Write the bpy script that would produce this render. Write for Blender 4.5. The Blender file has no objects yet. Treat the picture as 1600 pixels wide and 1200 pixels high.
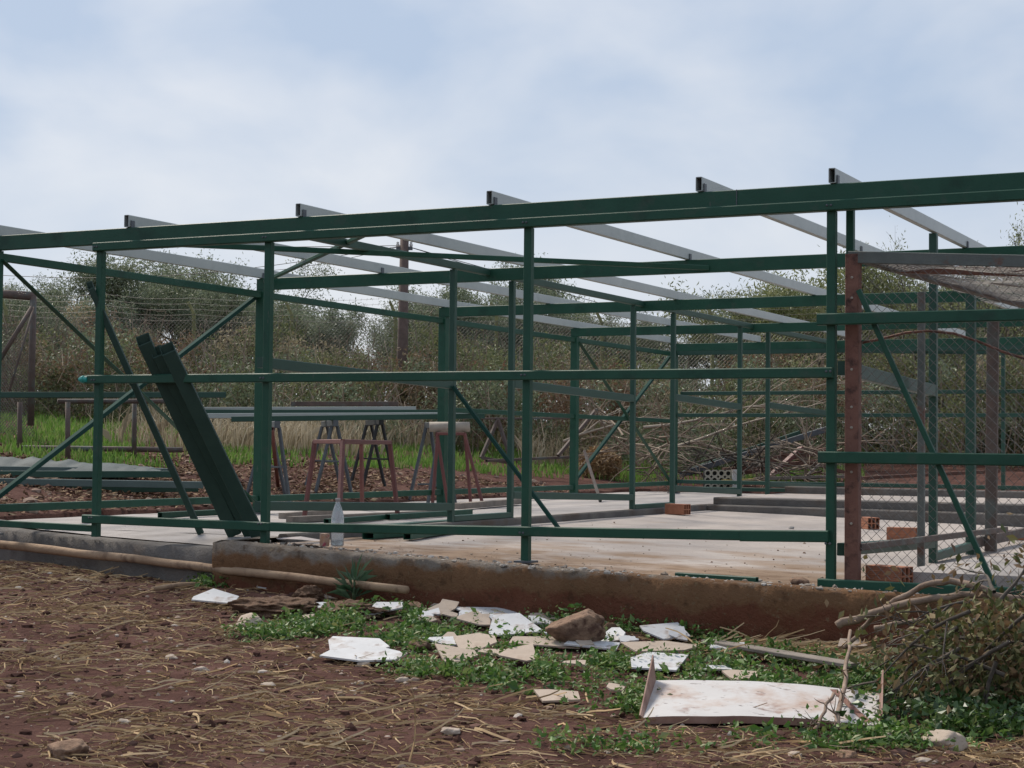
import bpy, math, random
import numpy as np
from mathutils import Vector, Matrix, noise
random.seed(7)
NP = np.random.default_rng(7)
scene = bpy.context.scene
COL = scene.collection

# ------------------------------------------------------------------ camera
CAM = Vector((9.4464, -9.8480, 0.7157)); FPX = 2696.41
YAW, PITCH, ROLL = 0.47210, 0.037506, 0.01016
FW = Vector((-math.sin(YAW)*math.cos(PITCH), math.cos(YAW)*math.cos(PITCH), math.sin(PITCH)))
_r = FW.cross(Vector((0, 0, 1))).normalized(); _u = _r.cross(FW)
RT = _r*math.cos(ROLL) + _u*math.sin(ROLL); UP = -_r*math.sin(ROLL) + _u*math.cos(ROLL)
cd = bpy.data.cameras.new('camera'); cam = bpy.data.objects.new('camera', cd); COL.objects.link(cam)
cd.sensor_width = 36.0; cd.lens = FPX/1600*36.0; cd.clip_start = 0.1; cd.clip_end = 3000
M4 = Matrix((RT, UP, -FW)).transposed().to_4x4(); M4.translation = CAM
cam.matrix_world = M4
scene.camera = cam

# ------------------------------------------------------------------ light
SUN_DIR = Vector((-0.62, 0.30, 0.78)).normalized()      # towards the veiled sun
w = bpy.data.worlds.new('World'); scene.world = w; w.use_nodes = True
nt = w.node_tree; nt.nodes.clear()
def N(t, k, **kw):
    n = t.nodes.new(k)
    for a, v in kw.items(): setattr(n, a, v)
    return n
out = N(nt, 'ShaderNodeOutputWorld'); bg = N(nt, 'ShaderNodeBackground'); bg.inputs[1].default_value = 0.1
sky = N(nt, 'ShaderNodeTexSky', sky_type='NISHITA', sun_disc=False)
sky.sun_elevation = math.asin(SUN_DIR.z); sky.sun_rotation = math.atan2(SUN_DIR.x, SUN_DIR.y)
sky.air_density = 1.0; sky.dust_density = 2.5; sky.ozone_density = 1.2
tc = N(nt, 'ShaderNodeTexCoord'); mp = N(nt, 'ShaderNodeMapping'); mp.inputs['Scale'].default_value = (1.0, 1.0, 1.7)
mp.inputs['Location'].default_value = (0.37, 0.1, 0.22)
nz = N(nt, 'ShaderNodeTexNoise'); nz.inputs['Scale'].default_value = 6.0; nz.inputs['Detail'].default_value = 5; nz.inputs['Roughness'].default_value = 0.48; nz.inputs['Distortion'].default_value = 0.2
rp = N(nt, 'ShaderNodeValToRGB'); rp.color_ramp.elements[0].position = 0.41; rp.color_ramp.elements[1].position = 0.70
rp.color_ramp.elements[0].color = (3.1, 3.8, 4.9, 1); rp.color_ramp.elements[1].color = (4.95, 5.2, 5.65, 1)
mx = N(nt, 'ShaderNodeMixRGB'); mx.inputs[0].default_value = 0.90
# cloud thickens and brightens evenly toward the horizon all the way round
sep = N(nt, 'ShaderNodeSeparateXYZ'); mr = N(nt, 'ShaderNodeMapRange')
mr.inputs[1].default_value = 0.0; mr.inputs[2].default_value = 0.19; mr.inputs[3].default_value = 1.0; mr.inputs[4].default_value = 0.0
mh = N(nt, 'ShaderNodeMixRGB'); mh.inputs[2].default_value = (5.5, 5.65, 5.95, 1)
mm = N(nt, 'ShaderNodeMath', operation='MULTIPLY'); mm.inputs[1].default_value = 0.9
L = nt.links.new
L(tc.outputs['Generated'], mp.inputs[0]); L(mp.outputs[0], nz.inputs['Vector']); L(nz.outputs[0], rp.inputs[0])
L(tc.outputs['Generated'], sep.inputs[0]); L(sep.outputs[2], mr.inputs[0]); L(mr.outputs[0], mm.inputs[0]); L(mm.outputs[0], mh.inputs[0])
L(rp.outputs[0], mh.inputs[1]); L(sky.outputs[0], mx.inputs[1]); L(mh.outputs[0], mx.inputs[2]); L(mx.outputs[0], bg.inputs[0]); L(bg.outputs[0], out.inputs[0])
sd = bpy.data.lights.new('sun', 'SUN'); sd.energy = 2.9; sd.angle = math.radians(14); sd.color = (1.0, 0.91, 0.79)
so = bpy.data.objects.new('sun', sd); COL.objects.link(so); so.rotation_euler = SUN_DIR.to_track_quat('Z', 'Y').to_euler()
vs = scene.view_settings; vs.view_transform = 'Standard'; vs.look = 'None'; vs.gamma = 1.0; vs.use_curve_mapping = False; vs.exposure = 0.57

# ------------------------------------------------------------------ helpers
def ray(px, py): return FW*FPX + RT*(px-800) + UP*(600-py)
def at(px, py, **k):
    """survey point: the place on a given plane (x=, y=, z=) or at a distance d= that this sight line meets"""
    d = ray(px, py); (a, v), = k.items()
    t = v/FPX if a == 'd' else (v-CAM['xyz'.index(a)])/d['xyz'.index(a)]
    return CAM + d*t
def sst(a, b, x):
    t = min(1, max(0, (x-a)/(b-a))); return t*t*(3-2*t)
def hgt(x, y, fine=True):
    """height of the terrain"""
    fr = -.18 - .03*min(max(x, -8), 16) + .02*max(min(y, 0), -14)
    a = max(0, -x-1.0); b = max(0, y-15.2)
    rise = math.hypot(.13*a*sst(-3, 3, y), .055*b); rise = 2.1*(1-math.exp(-rise/2.1)) if rise > 0 else 0
    if y > 0:
        bk = .10 + rise
        if x > -1.0 and y < 15.2 and x < 15: bk = -.30
        z = fr + (bk-fr)*sst(0, 1.2, y)
    else: z = fr + rise
    if fine and -12 < x < 14 and -10 < y < 30:
        n = noise.noise((x*1.3, y*1.3, 0))*.025 + noise.noise((x*4.2, y*4.2, 3))*.012 + noise.noise((x*11, y*11, 7))*.007
        z += n
    return z
def ghit(px, py):
    """where a sight line meets the terrain in front of the slab or beyond it"""
    d = ray(px, py).normalized(); t = 3.0
    while t < 90:
        p = CAM + d*t
        if p.z <= hgt(p.x, p.y, False): return Vector((p.x, p.y, hgt(p.x, p.y)))
        t += .03
    return CAM + d*60
def link(o, parent=None):
    COL.objects.link(o)
    if parent: o.parent = parent
    return o
def mesh_obj(name, verts, faces, mat, parent=None, smooth=False, loc=None):
    me = bpy.data.meshes.new(name); me.from_pydata([tuple(v) for v in verts], [], faces); me.update()
    if smooth: me.polygons.foreach_set('use_smooth', [True]*len(me.polygons))
    me.materials.append(mat)
    o = link(bpy.data.objects.new(name, me), parent)
    if loc is not None: o.location = loc
    return o
def np_mesh(name, V, F, mat, parent=None, loc=None, smooth=False):
    """V (n,3), F (m,k) uniform polygons"""
    V = np.asarray(V, np.float32); F = np.asarray(F, np.int32); me = bpy.data.meshes.new(name)
    me.vertices.add(len(V)); me.vertices.foreach_set('co', V.ravel())
    k = F.shape[1]; me.loops.add(F.size); me.loops.foreach_set('vertex_index', F.ravel())
    me.polygons.add(len(F)); me.polygons.foreach_set('loop_start', np.arange(0, F.size, k, dtype=np.int32))
    me.polygons.foreach_set('use_smooth', np.full(len(F), smooth))
    me.materials.append(mat); me.update(calc_edges=True)
    o = link(bpy.data.objects.new(name, me), parent)
    if loc is not None: o.location = loc
    return o
def tag(o, label=None, cat=None, group=None, kind=None):
    for k, v in (('label', label), ('category', cat), ('group', group), ('kind', kind)):
        if v: o[k] = v
    return o
def empty(name, loc, label, cat, group=None):
    o = bpy.data.objects.new(name, None); o.location = loc; o.empty_display_size = .1; COL.objects.link(o)
    return tag(o, label, cat, group)
def place(o, parent):   # geometry is in world coordinates: parent without moving
    o.parent = parent; o.matrix_parent_inverse = Matrix.Translation(-Vector(parent.location)); return o

class Geo:
    def __init__(s): s.v = []; s.f = []
    def add(s, v, f):
        n = len(s.v); s.v += [Vector(q) for q in v]; s.f += [tuple(i+n for i in q) for q in f]; return s
    def prism(s, a, b, w, h, up=(0, 0, 1), ch=.004, hollow=0, mitre=0):
        """box section from a to b, w across, h along up, chamfered; hollow = wall thickness of an open tube"""
        a, b = Vector(a), Vector(b); d = (b-a).normalized(); up = Vector(up)
        x = d.cross(up)
        if x.length < 1e-4: x = d.cross(Vector((0, 1, 0)))
        x.normalize(); y = x.cross(d).normalized(); c = min(ch, w*.3, h*.3)
        pr = [(-w/2+c, -h/2), (w/2-c, -h/2), (w/2, -h/2+c), (w/2, h/2-c), (w/2-c, h/2), (-w/2+c, h/2), (-w/2, h/2-c), (-w/2, -h/2+c)]
        n = 8; V = [p + x*q[0] + y*q[1] + d*(mitre*(q[1]+h/2) if p is a else 0) for p in (a, b) for q in pr]
        F = [(i, (i+1) % n, n+(i+1) % n, n+i) for i in range(n)]
        if not hollow: F += [tuple(range(n))[::-1], tuple(range(n, 2*n))]
        else:
            k = hollow; q4 = [(-w/2+k, -h/2+k), (w/2-k, -h/2+k), (w/2-k, -h/2+k), (w/2-k, h/2-k), (w/2-k, h/2-k), (-w/2+k, h/2-k), (-w/2+k, h/2-k), (-w/2+k, -h/2+k)]
            V += [p + x*q[0] + y*q[1] + d*(mitre*(q[1]+h/2) if p is a else 0) for p in (a, b) for q in q4]
            for i in range(n):
                j = (i+1) % n
                F += [(i, 2*n+i, 2*n+j, j), (n+i, n+j, 3*n+j, 3*n+i), (2*n+i, 3*n+i, 3*n+j, 2*n+j)]
        return s.add(V, F)
    def tube(s, pts, rad, n=6, caps=True):
        pts = [Vector(p) for p in pts]
        rad = rad if isinstance(rad, (list, tuple)) else [rad]*len(pts)
        base = len(s.v); ref = Vector((.3, .2, .93))
        for i, p in enumerate(pts):
            d = (pts[min(i+1, len(pts)-1)] - pts[max(i-1, 0)]).normalized()
            x = d.cross(ref)
            if x.length < .05: x = d.cross(Vector((1, 0, 0)))
            x.normalize(); y = d.cross(x)
            for k in range(n):
                t = 2*math.pi*k/n; s.v.append(p + (x*math.cos(t) + y*math.sin(t))*rad[i])
        for i in range(len(pts)-1):
            for k in range(n):
                a = base+i*n+k; b = base+i*n+(k+1) % n; s.f.append((a, b, b+n, a+n))
        if caps:
            s.f.append(tuple(range(base, base+n))[::-1]); e = base+(len(pts)-1)*n; s.f.append(tuple(range(e, e+n)))
        return s
    def lathe(s, prof, c=(0, 0, 0), n=20):
        base = len(s.v); c = Vector(c)
        for r_, z in prof:
            for k in range(n):
                t = 2*math.pi*k/n; s.v.append(c + Vector((r_*math.cos(t), r_*math.sin(t), z)))
        for i in range(len(prof)-1):
            for k in range(n):
                a = base+i*n+k; b = base+i*n+(k+1) % n; s.f.append((a, b, b+n, a+n))
        return s
    def build(s, name, mat, parent=None, smooth=False):
        if parent is None:
            c = sum(s.v, Vector())/len(s.v); c.z = min(v.z for v in s.v)
            o = mesh_obj(name, [v-c for v in s.v], s.f, mat, None, smooth); o.location = c
        else:
            c = Vector(); q = parent
            while q: c += Vector(q.location); q = q.parent
            o = mesh_obj(name, [v-c for v in s.v], s.f, mat, parent, smooth)
        return o

# ------------------------------------------------------------------ materials
def mat(name, cols, scale=6.0, rough=.7, bump=0.0, bscale=40, detail=6, spec=.5, metal=0, pos=(.3, .7), island=None, coords='Object', extra=None, sub=0):
    m = bpy.data.materials.new(name); m.use_nodes = True; t = m.node_tree; b = t.nodes['Principled BSDF']; l = t.links.new
    b.inputs['Roughness'].default_value = rough; b.inputs['Specular IOR Level'].default_value = spec; b.inputs['Metallic'].default_value = metal
    c = N(t, 'ShaderNodeTexCoord')
    r = N(t, 'ShaderNodeValToRGB'); e = r.color_ramp.elements
    while len(e) < len(cols): e.new(.5)
    for i, q in enumerate(cols):
        e[i].position = pos[0] + (pos[1]-pos[0])*i/max(1, len(cols)-1); e[i].color = (*q, 1)
    if island:
        g = N(t, 'ShaderNodeNewGeometry'); l(g.outputs['Random Per Island'], r.inputs[0])
    else:
        n = N(t, 'ShaderNodeTexNoise'); n.inputs['Scale'].default_value = scale; n.inputs['Detail'].default_value = detail; n.inputs['Roughness'].default_value = .6
        l(c.outputs[coords], n.inputs['Vector']); l(n.outputs[0], r.inputs[0])
    l(r.outputs[0], b.inputs['Base Color'])
    if bump:
        n2 = N(t, 'ShaderNodeTexNoise'); n2.inputs['Scale'].default_value = bscale; n2.inputs['Detail'].default_value = 8; n2.inputs['Roughness'].default_value = .65
        l(c.outputs[coords], n2.inputs['Vector']); bp = N(t, 'ShaderNodeBump'); bp.inputs['Strength'].default_value = bump; bp.inputs['Distance'].default_value = .02
        l(n2.outputs[0], bp.inputs['Height']); l(bp.outputs[0], b.inputs['Normal'])
    if sub:   # light passing through thin leaves
        tr = N(t, 'ShaderNodeBsdfTranslucent'); ms = N(t, 'ShaderNodeMixShader'); ms.inputs[0].default_value = sub
        l(r.outputs[0], tr.inputs[0]); l(b.outputs[0], ms.inputs[1]); l(tr.outputs[0], ms.inputs[2]); l(ms.outputs[0], t.nodes['Material Output'].inputs[0])
    return m
def overlay(m, col, scale, lo, hi, coords='Object', stretch=(1, 1, 1), amount=1.0, zrange=None, zamp=.3):
    """a second colour showing in patches of its own shape (rust, mud, stain)"""
    t = m.node_tree; b = t.nodes['Principled BSDF']; l = t.links.new
    src = b.inputs['Base Color'].links[0].from_socket
    c = N(t, 'ShaderNodeTexCoord'); mpp = N(t, 'ShaderNodeMapping'); mpp.inputs['Scale'].default_value = stretch
    n = N(t, 'ShaderNodeTexNoise'); n.inputs['Scale'].default_value = scale; n.inputs['Detail'].default_value = 7; n.inputs['Roughness'].default_value = .62
    l(c.outputs[coords], mpp.inputs[0]); l(mpp.outputs[0], n.inputs['Vector'])
    k = N(t, 'ShaderNodeMapRange'); k.inputs[1].default_value = lo; k.inputs[2].default_value = hi; k.inputs[4].default_value = amount
    f = n.outputs[0]
    if zrange:
        s = N(t, 'ShaderNodeSeparateXYZ'); l(c.outputs[coords], s.inputs[0])
        zr = N(t, 'ShaderNodeMapRange'); zr.inputs[1].default_value = zrange[0]; zr.inputs[2].default_value = zrange[1]; zr.inputs[3].default_value = -zamp; zr.inputs[4].default_value = zamp
        zr.clamp = True
        l(s.outputs[zrange[2]], zr.inputs[0]); ad = N(t, 'ShaderNodeMath', operation='ADD'); l(f, ad.inputs[0]); l(zr.outputs[0], ad.inputs[1]); f = ad.outputs[0]
    l(f, k.inputs[0]); mi = N(t, 'ShaderNodeMixRGB'); mi.inputs[2].default_value = (*col, 1)
    l(k.outputs[0], mi.inputs[0]); l(src, mi.inputs[1])
    for lk in list(b.inputs['Base Color'].links): t.links.remove(lk)
    l(mi.outputs[0], b.inputs['Base Color'])
    return m
GREEN = mat('green_paint', [(.011, .060, .036), (.018, .077, .048)], 3, .5, .08, 60, spec=.28)
overlay(GREEN, (.055, .072, .058), 9, .55, .78, amount=.55)
overlay(GREEN, (.10, .105, .095), 22, .66, .72, stretch=(1, 1, .25), amount=.5)
overlay(GREEN, (.006, .026, .017), 4, .56, .70, amount=.5)
BRACE = mat('matt_green_brace', [(.012, .042, .034), (.018, .055, .046)], 3, .85, spec=.12)
GREEN_FAR = mat('green_paint_dusty', [(.014, .053, .037), (.021, .068, .049)], 3, .45, spec=.4)
SKYSHEEN = mat('green_painted_sky_sheen', [(.30, .335, .32), (.38, .41, .39)], 2.5, .36, .04, 50, spec=.6)  # sky reflection on the purlin sides, put into the colour as a pale tone
overlay(SKYSHEEN, (.17, .21, .20), 5, .5, .75, amount=.5)
RUST = mat('rusty_paint', [(.145, .060, .042), (.22, .105, .075)], 9, .75, .25, 80)
overlay(RUST, (.045, .02, .016), 14, .52, .7)
OLDRUST = mat('weathered_rust', [(.075, .056, .048), (.13, .092, .076)], 8, .8, .25, 80)
overlay(OLDRUST, (.10, .115, .105), 5, .5, .66)
OLDGREY = mat('weathered_grey_channel', [(.085, .10, .092), (.13, .145, .135)], 6, .7, .2, 70)
overlay(OLDGREY, (.13, .065, .045), 5, .56, .66)
REDMETAL = mat('red_primer', [(.11, .032, .03), (.16, .055, .045)], 8, .6, .15, 80)
GREYMETAL = mat('grey_steel', [(.055, .065, .075), (.09, .10, .11)], 6, .5, .1, 60)
WIRE = mat('galvanised_wire', [(.16, .15, .14), (.24, .22, .20)], 6, .6, metal=.3)
CONC = mat('pale_concrete', [(.33, .29, .265), (.42, .375, .345)], 1.6, .9, .35, 60, coords='Object', spec=.12)
overlay(CONC, (.29, .255, .235), 2.5, .50, .68, amount=.6)
overlay(CONC, (.235, .160, .105), 1.1, .44, .62, stretch=(.8, 1.15, 1), amount=.9, zrange=(3.6, -.6, 1), zamp=.16)
overlay(CONC, (.15, .095, .062), 6, .53, .66, stretch=(.8, 1.2, 1), amount=.7, zrange=(2.2, -.4, 1), zamp=.14)
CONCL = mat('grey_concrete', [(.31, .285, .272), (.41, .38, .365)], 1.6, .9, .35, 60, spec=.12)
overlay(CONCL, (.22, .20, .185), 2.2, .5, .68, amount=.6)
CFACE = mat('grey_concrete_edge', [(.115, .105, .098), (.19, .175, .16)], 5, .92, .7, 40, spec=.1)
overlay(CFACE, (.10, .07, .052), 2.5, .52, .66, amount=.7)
PLINTH = mat('mud_stained_concrete', [(.155, .125, .10), (.26, .225, .19)], 9, .96, 1.0, 40, spec=.05)
overlay(PLINTH, (.175, .098, .054), 5, .40, .58, zrange=(.03, -.09, 2), zamp=.22)
overlay(PLINTH, (.145, .060, .037), 4, .45, .60, zrange=(-.10, -.24, 2), zamp=.2)
overlay(PLINTH, (.075, .042, .025), 12, .56, .66, amount=.6)
overlay(PLINTH, (.20, .15, .09), 26, .60, .68, amount=.6)
SOIL = mat('red_brown_soil', [(.055, .028, .023), (.096, .050, .041), (.145, .082, .067)], 2.2, .97, .9, 22, pos=(.28, .74), spec=.04)
overlay(SOIL, (.20, .12, .08), 30, .61, .72, amount=.7)
overlay(SOIL, (.033, .015, .012), 9, .58, .7, amount=.7)
SOIL.node_tree.nodes['Bump'].inputs['Distance'].default_value = .035
WOOD = mat('bare_pine_pole', [(.24, .15, .09), (.36, .25, .16)], 5, .85, .3, 40)
overlay(WOOD, (.10, .055, .035), 6, .52, .66, stretch=(1, 1, 1), amount=.8)
WOODGREY = mat('weathered_board', [(.17, .14, .115), (.27, .23, .195)], 7, .9, .35, 50)
WOODRED = mat('old_brown_timber', [(.085, .04, .03), (.17, .085, .06)], 7, .9, .3, 50)
POLE = mat('creosoted_pole', [(.09, .062, .052), (.15, .105, .09)], 9, .9, .35, 60)
BRICK = mat('orange_clay', [(.26, .10, .055), (.38, .16, .09)], 14, .9, .35, 70)
CERAMW = mat('white_tile', [(.48, .48, .485), (.60, .60, .605)], 5, .45, spec=.3)
overlay(CERAMW, (.30, .22, .17), 7, .52, .70, amount=.75)
overlay(CERAMW, (.16, .09, .06), 16, .60, .68, amount=.7)
CERAMB = mat('beige_tile', [(.35, .28, .225), (.45, .37, .30)], 6, .7, .2, 60, spec=.2)
overlay(CERAMB, (.22, .15, .11), 6, .54, .7, amount=.6)
PANEL = mat('white_enamel', [(.46, .44, .43), (.56, .54, .525)], 3, .5, spec=.25)
overlay(PANEL, (.36, .21, .13), 3.5, .50, .70, amount=.8)
overlay(PANEL, (.22, .10, .06), 8, .58, .70, amount=.7)
overlay(PANEL, (.10, .07, .06), 14, .63, .66, stretch=(1, 3.2, 1), amount=.9)
PANELRUST = mat('rusted_sheet_edge', [(.19, .10, .075), (.34, .22, .175)], 9, .8, .2, 60)
ROCK = mat('tan_rock', [(.17, .095, .058), (.34, .225, .15)], 9, .97, 1.0, 22)
overlay(ROCK, (.075, .036, .024), 11, .50, .64)
overlay(ROCK, (.10, .055, .035), 3, .5, .62, stretch=(1, 1, 4))
ROCKP = mat('pale_stone', [(.34, .27, .21), (.48, .40, .33)], 8, .95, .5, 35)
ROCKG = mat('grey_stone', [(.22, .205, .19), (.34, .32, .30)], 8, .95, .5, 35)
SOD = mat('dry_sod', [(.095, .050, .030), (.19, .115, .068)], 26, .98, 1.0, 55)
STRAW = mat('straw', spec=.15, cols=[(.14, .08, .042), (.28, .18, .09), (.42, .29, .155), (.52, .39, .24)], rough=.85, island=True, pos=(0, 1))
PEBBLE = mat('pebbles', [(.10, .06, .05), (.22, .15, .115), (.33, .25, .20), (.46, .41, .36)], rough=.95, island=True, pos=(0, 1), spec=.1)
WEED = mat('weed_leaf', [(.035, .085, .016), (.065, .145, .026), (.10, .20, .038), (.15, .24, .06), (.22, .23, .09)], rough=.55, island=True, pos=(0, 1), sub=.3)
GRASS = mat('grass_blade', [(.075, .16, .022), (.125, .25, .036), (.18, .31, .06), (.25, .28, .11)], rough=.6, island=True, pos=(0, 1), sub=.35)
DRYG = mat('dry_stalk', [(.27, .21, .13), (.43, .36, .24), (.56, .49, .36)], rough=.85, island=True, pos=(0, 1), sub=.2)
OLIVE = mat('olive_leaf', [(.105, .135, .075), (.18, .215, .135), (.28, .315, .215)], rough=.5, island=True, pos=(0, 1), sub=.35)
OLIVE2 = mat('light_olive_leaf', [(.12, .145, .055), (.20, .225, .09), (.30, .31, .15)], rough=.5, island=True, pos=(0, 1), sub=.35)
def leafm(n_, c_): return mat(n_, c_, rough=.65, island=True, pos=(0, 1), sub=.3, spec=.25)
BRAMS = [leafm('bramble_brown', [(.10, .082, .048), (.17, .135, .08), (.24, .195, .125), (.18, .11, .072)]), leafm('bramble_green', [(.085, .105, .045), (.145, .165, .075), (.21, .22, .11)]), leafm('bramble_tan', [(.20, .165, .10), (.30, .26, .165), (.38, .33, .22)]), leafm('bramble_russet', [(.14, .085, .055), (.20, .125, .08), (.16, .145, .08)]), leafm('bramble_dark', [(.05, .062, .028), (.085, .10, .045), (.13, .14, .07)])]
BRAMG = mat('greygreen_shrub_leaf', [(.10, .135, .07), (.17, .205, .115), (.25, .28, .18)], rough=.55, island=True, pos=(0, 1), sub=.3)
BARK = mat('bark', [(.055, .045, .036), (.11, .092, .075)], 12, .95, .5, 40)
TWIG = mat('dead_twig', [(.14, .10, .072), (.30, .235, .175)], rough=.9, island=True, pos=(0, 1))
DEADLEAF = mat('wilted_leaf', [(.06, .07, .022), (.10, .115, .036), (.18, .17, .068), (.22, .14, .07), (.13, .075, .042)], rough=.75, island=True, pos=(0, 1), sub=.2)
IVY = mat('dark_ivy_leaf', [(.022, .05, .013), (.038, .085, .022), (.065, .12, .034)], rough=.45, island=True, pos=(0, 1), sub=.15)
TARP = mat('grey_green_tarpaulin', [(.04, .055, .058), (.075, .095, .10)], 3, .7, .3, 12, spec=.2)
LICHEN = mat('lichened_fence_post', [(.17, .17, .07), (.27, .26, .12)], 8, .9, .2, 50)
TEAL = mat('teal_plastic', [(.01, .22, .19), (.015, .30, .26)], 6, .4)
BLOCK = mat('beige_screen_block', [(.36, .33, .26), (.46, .42, .34)], 9, .9, .2, 60)
BLOCKW = mat('white_block_end', [(.52, .51, .49), (.62, .61, .59)], 6, .9, .1, 60)
ROLLM = mat('paint_stained_roll', [(.28, .24, .20), (.40, .35, .29)], 7, .8, .15, 40)
overlay(ROLLM, (.36, .05, .03), 5, .58, .62)
CARTON = mat('printed_carton', [(.42, .20, .10), (.52, .42, .36)], 22, .6)
overlay(CARTON, (.34, .05, .09), 18, .55, .6)
YELLOW = mat('yellow_timber', [(.42, .30, .08), (.52, .40, .14)], 6, .8)
BLACK = mat('dark_rubber', [(.012, .013, .014), (.022, .023, .024)], 6, .6)
PAPER = mat('faded_paper', [(.30, .26, .26), (.40, .36, .35)], 9, .9)
def clear(name, col, rough, ior):
    m = bpy.data.materials.new(name); m.use_nodes = True; b = m.node_tree.nodes['Principled BSDF']
    b.inputs['Base Color'].default_value = (*col, 1); b.inputs['Roughness'].default_value = rough; b.inputs['Transmission Weight'].default_value = .82; b.inputs['IOR'].default_value = ior
    return m
PET = clear('clear_plastic', (.86, .90, .93), .18, 1.12)
WATER = clear('water', (.90, .94, .97), .05, 1.2)

# ------------------------------------------------------------------ ground
def axis(parts):
    o = []
    for a, b, s in parts: o += list(np.arange(a, b, s))
    return o + [parts[-1][1]]
gx = axis([(-500, -100, 80), (-100, -30, 10), (-30, -8, 1.0), (-8, -1.5, .16), (-1.5, 10.5, .055), (10.5, 14, .3), (14, 30, 2), (30, 100, 10), (100, 500, 80)])
gy = axis([(-300, -30, 60), (-30, -9, 2), (-9, -5.5, .25), (-5.5, .6, .055), (.6, 15, .2), (15, 30, .3), (30, 60, 2), (60, 120, 10), (120, 600, 80)])
nx, ny = len(gx), len(gy)
V = np.empty((nx*ny, 3), np.float32); k = 0
for y in gy:
    for x in gx: V[k] = (x, y, hgt(x, y)); k += 1
ii = np.arange(nx-1)[None, :] + np.arange(ny-1)[:, None]*nx; ii = ii.ravel()
ground = np_mesh('ground', V, np.stack([ii, ii+1, ii+nx+1, ii+nx], 1), SOIL, smooth=True); tag(ground, kind='structure', label='red brown soil ground rising to a bank')

# ------------------------------------------------------------------ concrete
def zA(x): return .035 - .025*(x-2.5)                      # floor of the room nearest the camera
def zL(y): return .022 + .063*sst(-.2, 1.2, y)               # floor of the room along the far side wall
def sheet(name, xs, ys, zf, m, skirt, rough=.004):
    nx, ny = len(xs), len(ys); vv = []; ff = []
    for y in ys:
        for x in xs: vv.append((x, y, zf(x, y) + noise.noise((x*3, y*3, 5))*rough))
    for j in range(ny-1):
        for i in range(nx-1): a = j*nx+i; ff.append((a, a+1, a+nx+1, a+nx))
    return mesh_obj(name, vv, ff, m, None, True)
def wall_strip(path, zt, zb, m, name, jit=.015, res=.05, parent=None):
    """rough vertical concrete edge following path, top height zt(x,y); its crumbled top edge curls over by a few cm"""
    P = []
    for (a, b) in zip(path[:-1], path[1:]):
        n = max(1, int(math.hypot(b[0]-a[0], b[1]-a[1])/res))
        P += [(a[0]+(b[0]-a[0])*i/n, a[1]+(b[1]-a[1])*i/n) for i in range(n)]
    P.append(path[-1]); rows = 9; vv = []; ff = []
    for i, (x, y) in enumerate(P):
        q = P[min(i+1, len(P)-1)]; o = P[max(i-1, 0)]; d = Vector((q[0]-o[0], q[1]-o[1], 0)).normalized(); nrm = Vector((d.y, -d.x, 0))
        t = zt(x, y)
        for j in range(rows):
            if j == 0: p = Vector((x, y, t+.003)) - nrm*.12
            elif j == 1: p = Vector((x, y, t+.004+.012*noise.noise((x*9, y*9, 2)))) - nrm*(.06+.05*noise.noise((x*5, y*5, 9)))
            elif j == 2: p = Vector((x, y, t-.012+.022*noise.noise((x*7, y*7, 4)))) + nrm*(.02*noise.noise((x*11, 3, 1)))
            else:
                z = t-.02 + (zb-t)*(j-2)/(rows-3); p = Vector((x, y, z)) + nrm*(jit*noise.noise((x*4, y*4, z*9)) + .5*jit*noise.noise((x*14, y*14, z*20)))
            vv.append(p)
    for i in range(len(P)-1):
        for j in range(rows-1): a = i*rows+j; ff.append((a, a+1, a+rows+1, a+rows))
    return mesh_obj(name, vv, [f[::-1] for f in ff], m, parent, True)
fl = sheet('floor_slab', axis([(2.42, 9.6, .12)]), axis([(-.30, 8.75, .12)]), lambda x, y: zA(x) - (.02 if y < -.05 else 0), CONC, 0)
tag(fl, kind='structure', label='pale concrete floor slab stained with brown mud at its front')
ap = sheet('side_floor_slab', axis([(-1.0, 2.42, .12)]), axis([(.60, 14.6, .2)]), lambda x, y: zL(y) + (.0 if x > -.8 else -.03), CONCL, 0)
tag(ap, kind='structure', label='grey concrete slab along the open side wall')
# the apron in front of it and the edges
AP = [(-1.05, .74), (.1, .32), (1.2, .02), (2.30, -.24)]
g = Geo(); n = 24
for i in range(n+1):
    t = i/n*3; k = min(int(t), 2); u = t-k; x = AP[k][0]+(AP[k+1][0]-AP[k][0])*u; y = AP[k][1]+(AP[k+1][1]-AP[k][1])*u
    for j in range(5): yy = y+.15 + (.63-y-.15)*j/4 if y < .42 else y+.15+.06*j; g.v.append(Vector((x, yy, zL(yy)-.002 + .004*noise.noise((x*3, yy*3, 1)))))
g.f = [(i*5+j, (i+1)*5+j, (i+1)*5+j+1, i*5+j+1) for i in range(n) for j in range(4)]
o = g.build('slab_apron', CONCL, None, True); tag(o, kind='structure', label='sloping grey concrete lip of the side slab')
tag(wall_strip(AP, lambda x, y: zL(y)-.004, -.45, CFACE, 'slab_edge', .012), kind='structure', label='grey rough cast edge of the side slab')
tag(wall_strip([(2.30, .6), (2.29, -.29), (2.9, -.31), (4.75, -.39), (6.7, -.40), (9.6, -.42)], lambda x, y: zA(x)+.014+.016*sst(3.4, 2.3, x), -.62, PLINTH, 'foundation_wall', .05, .03), kind='structure', label='mud stained concrete foundation wall below the floor slab')
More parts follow.
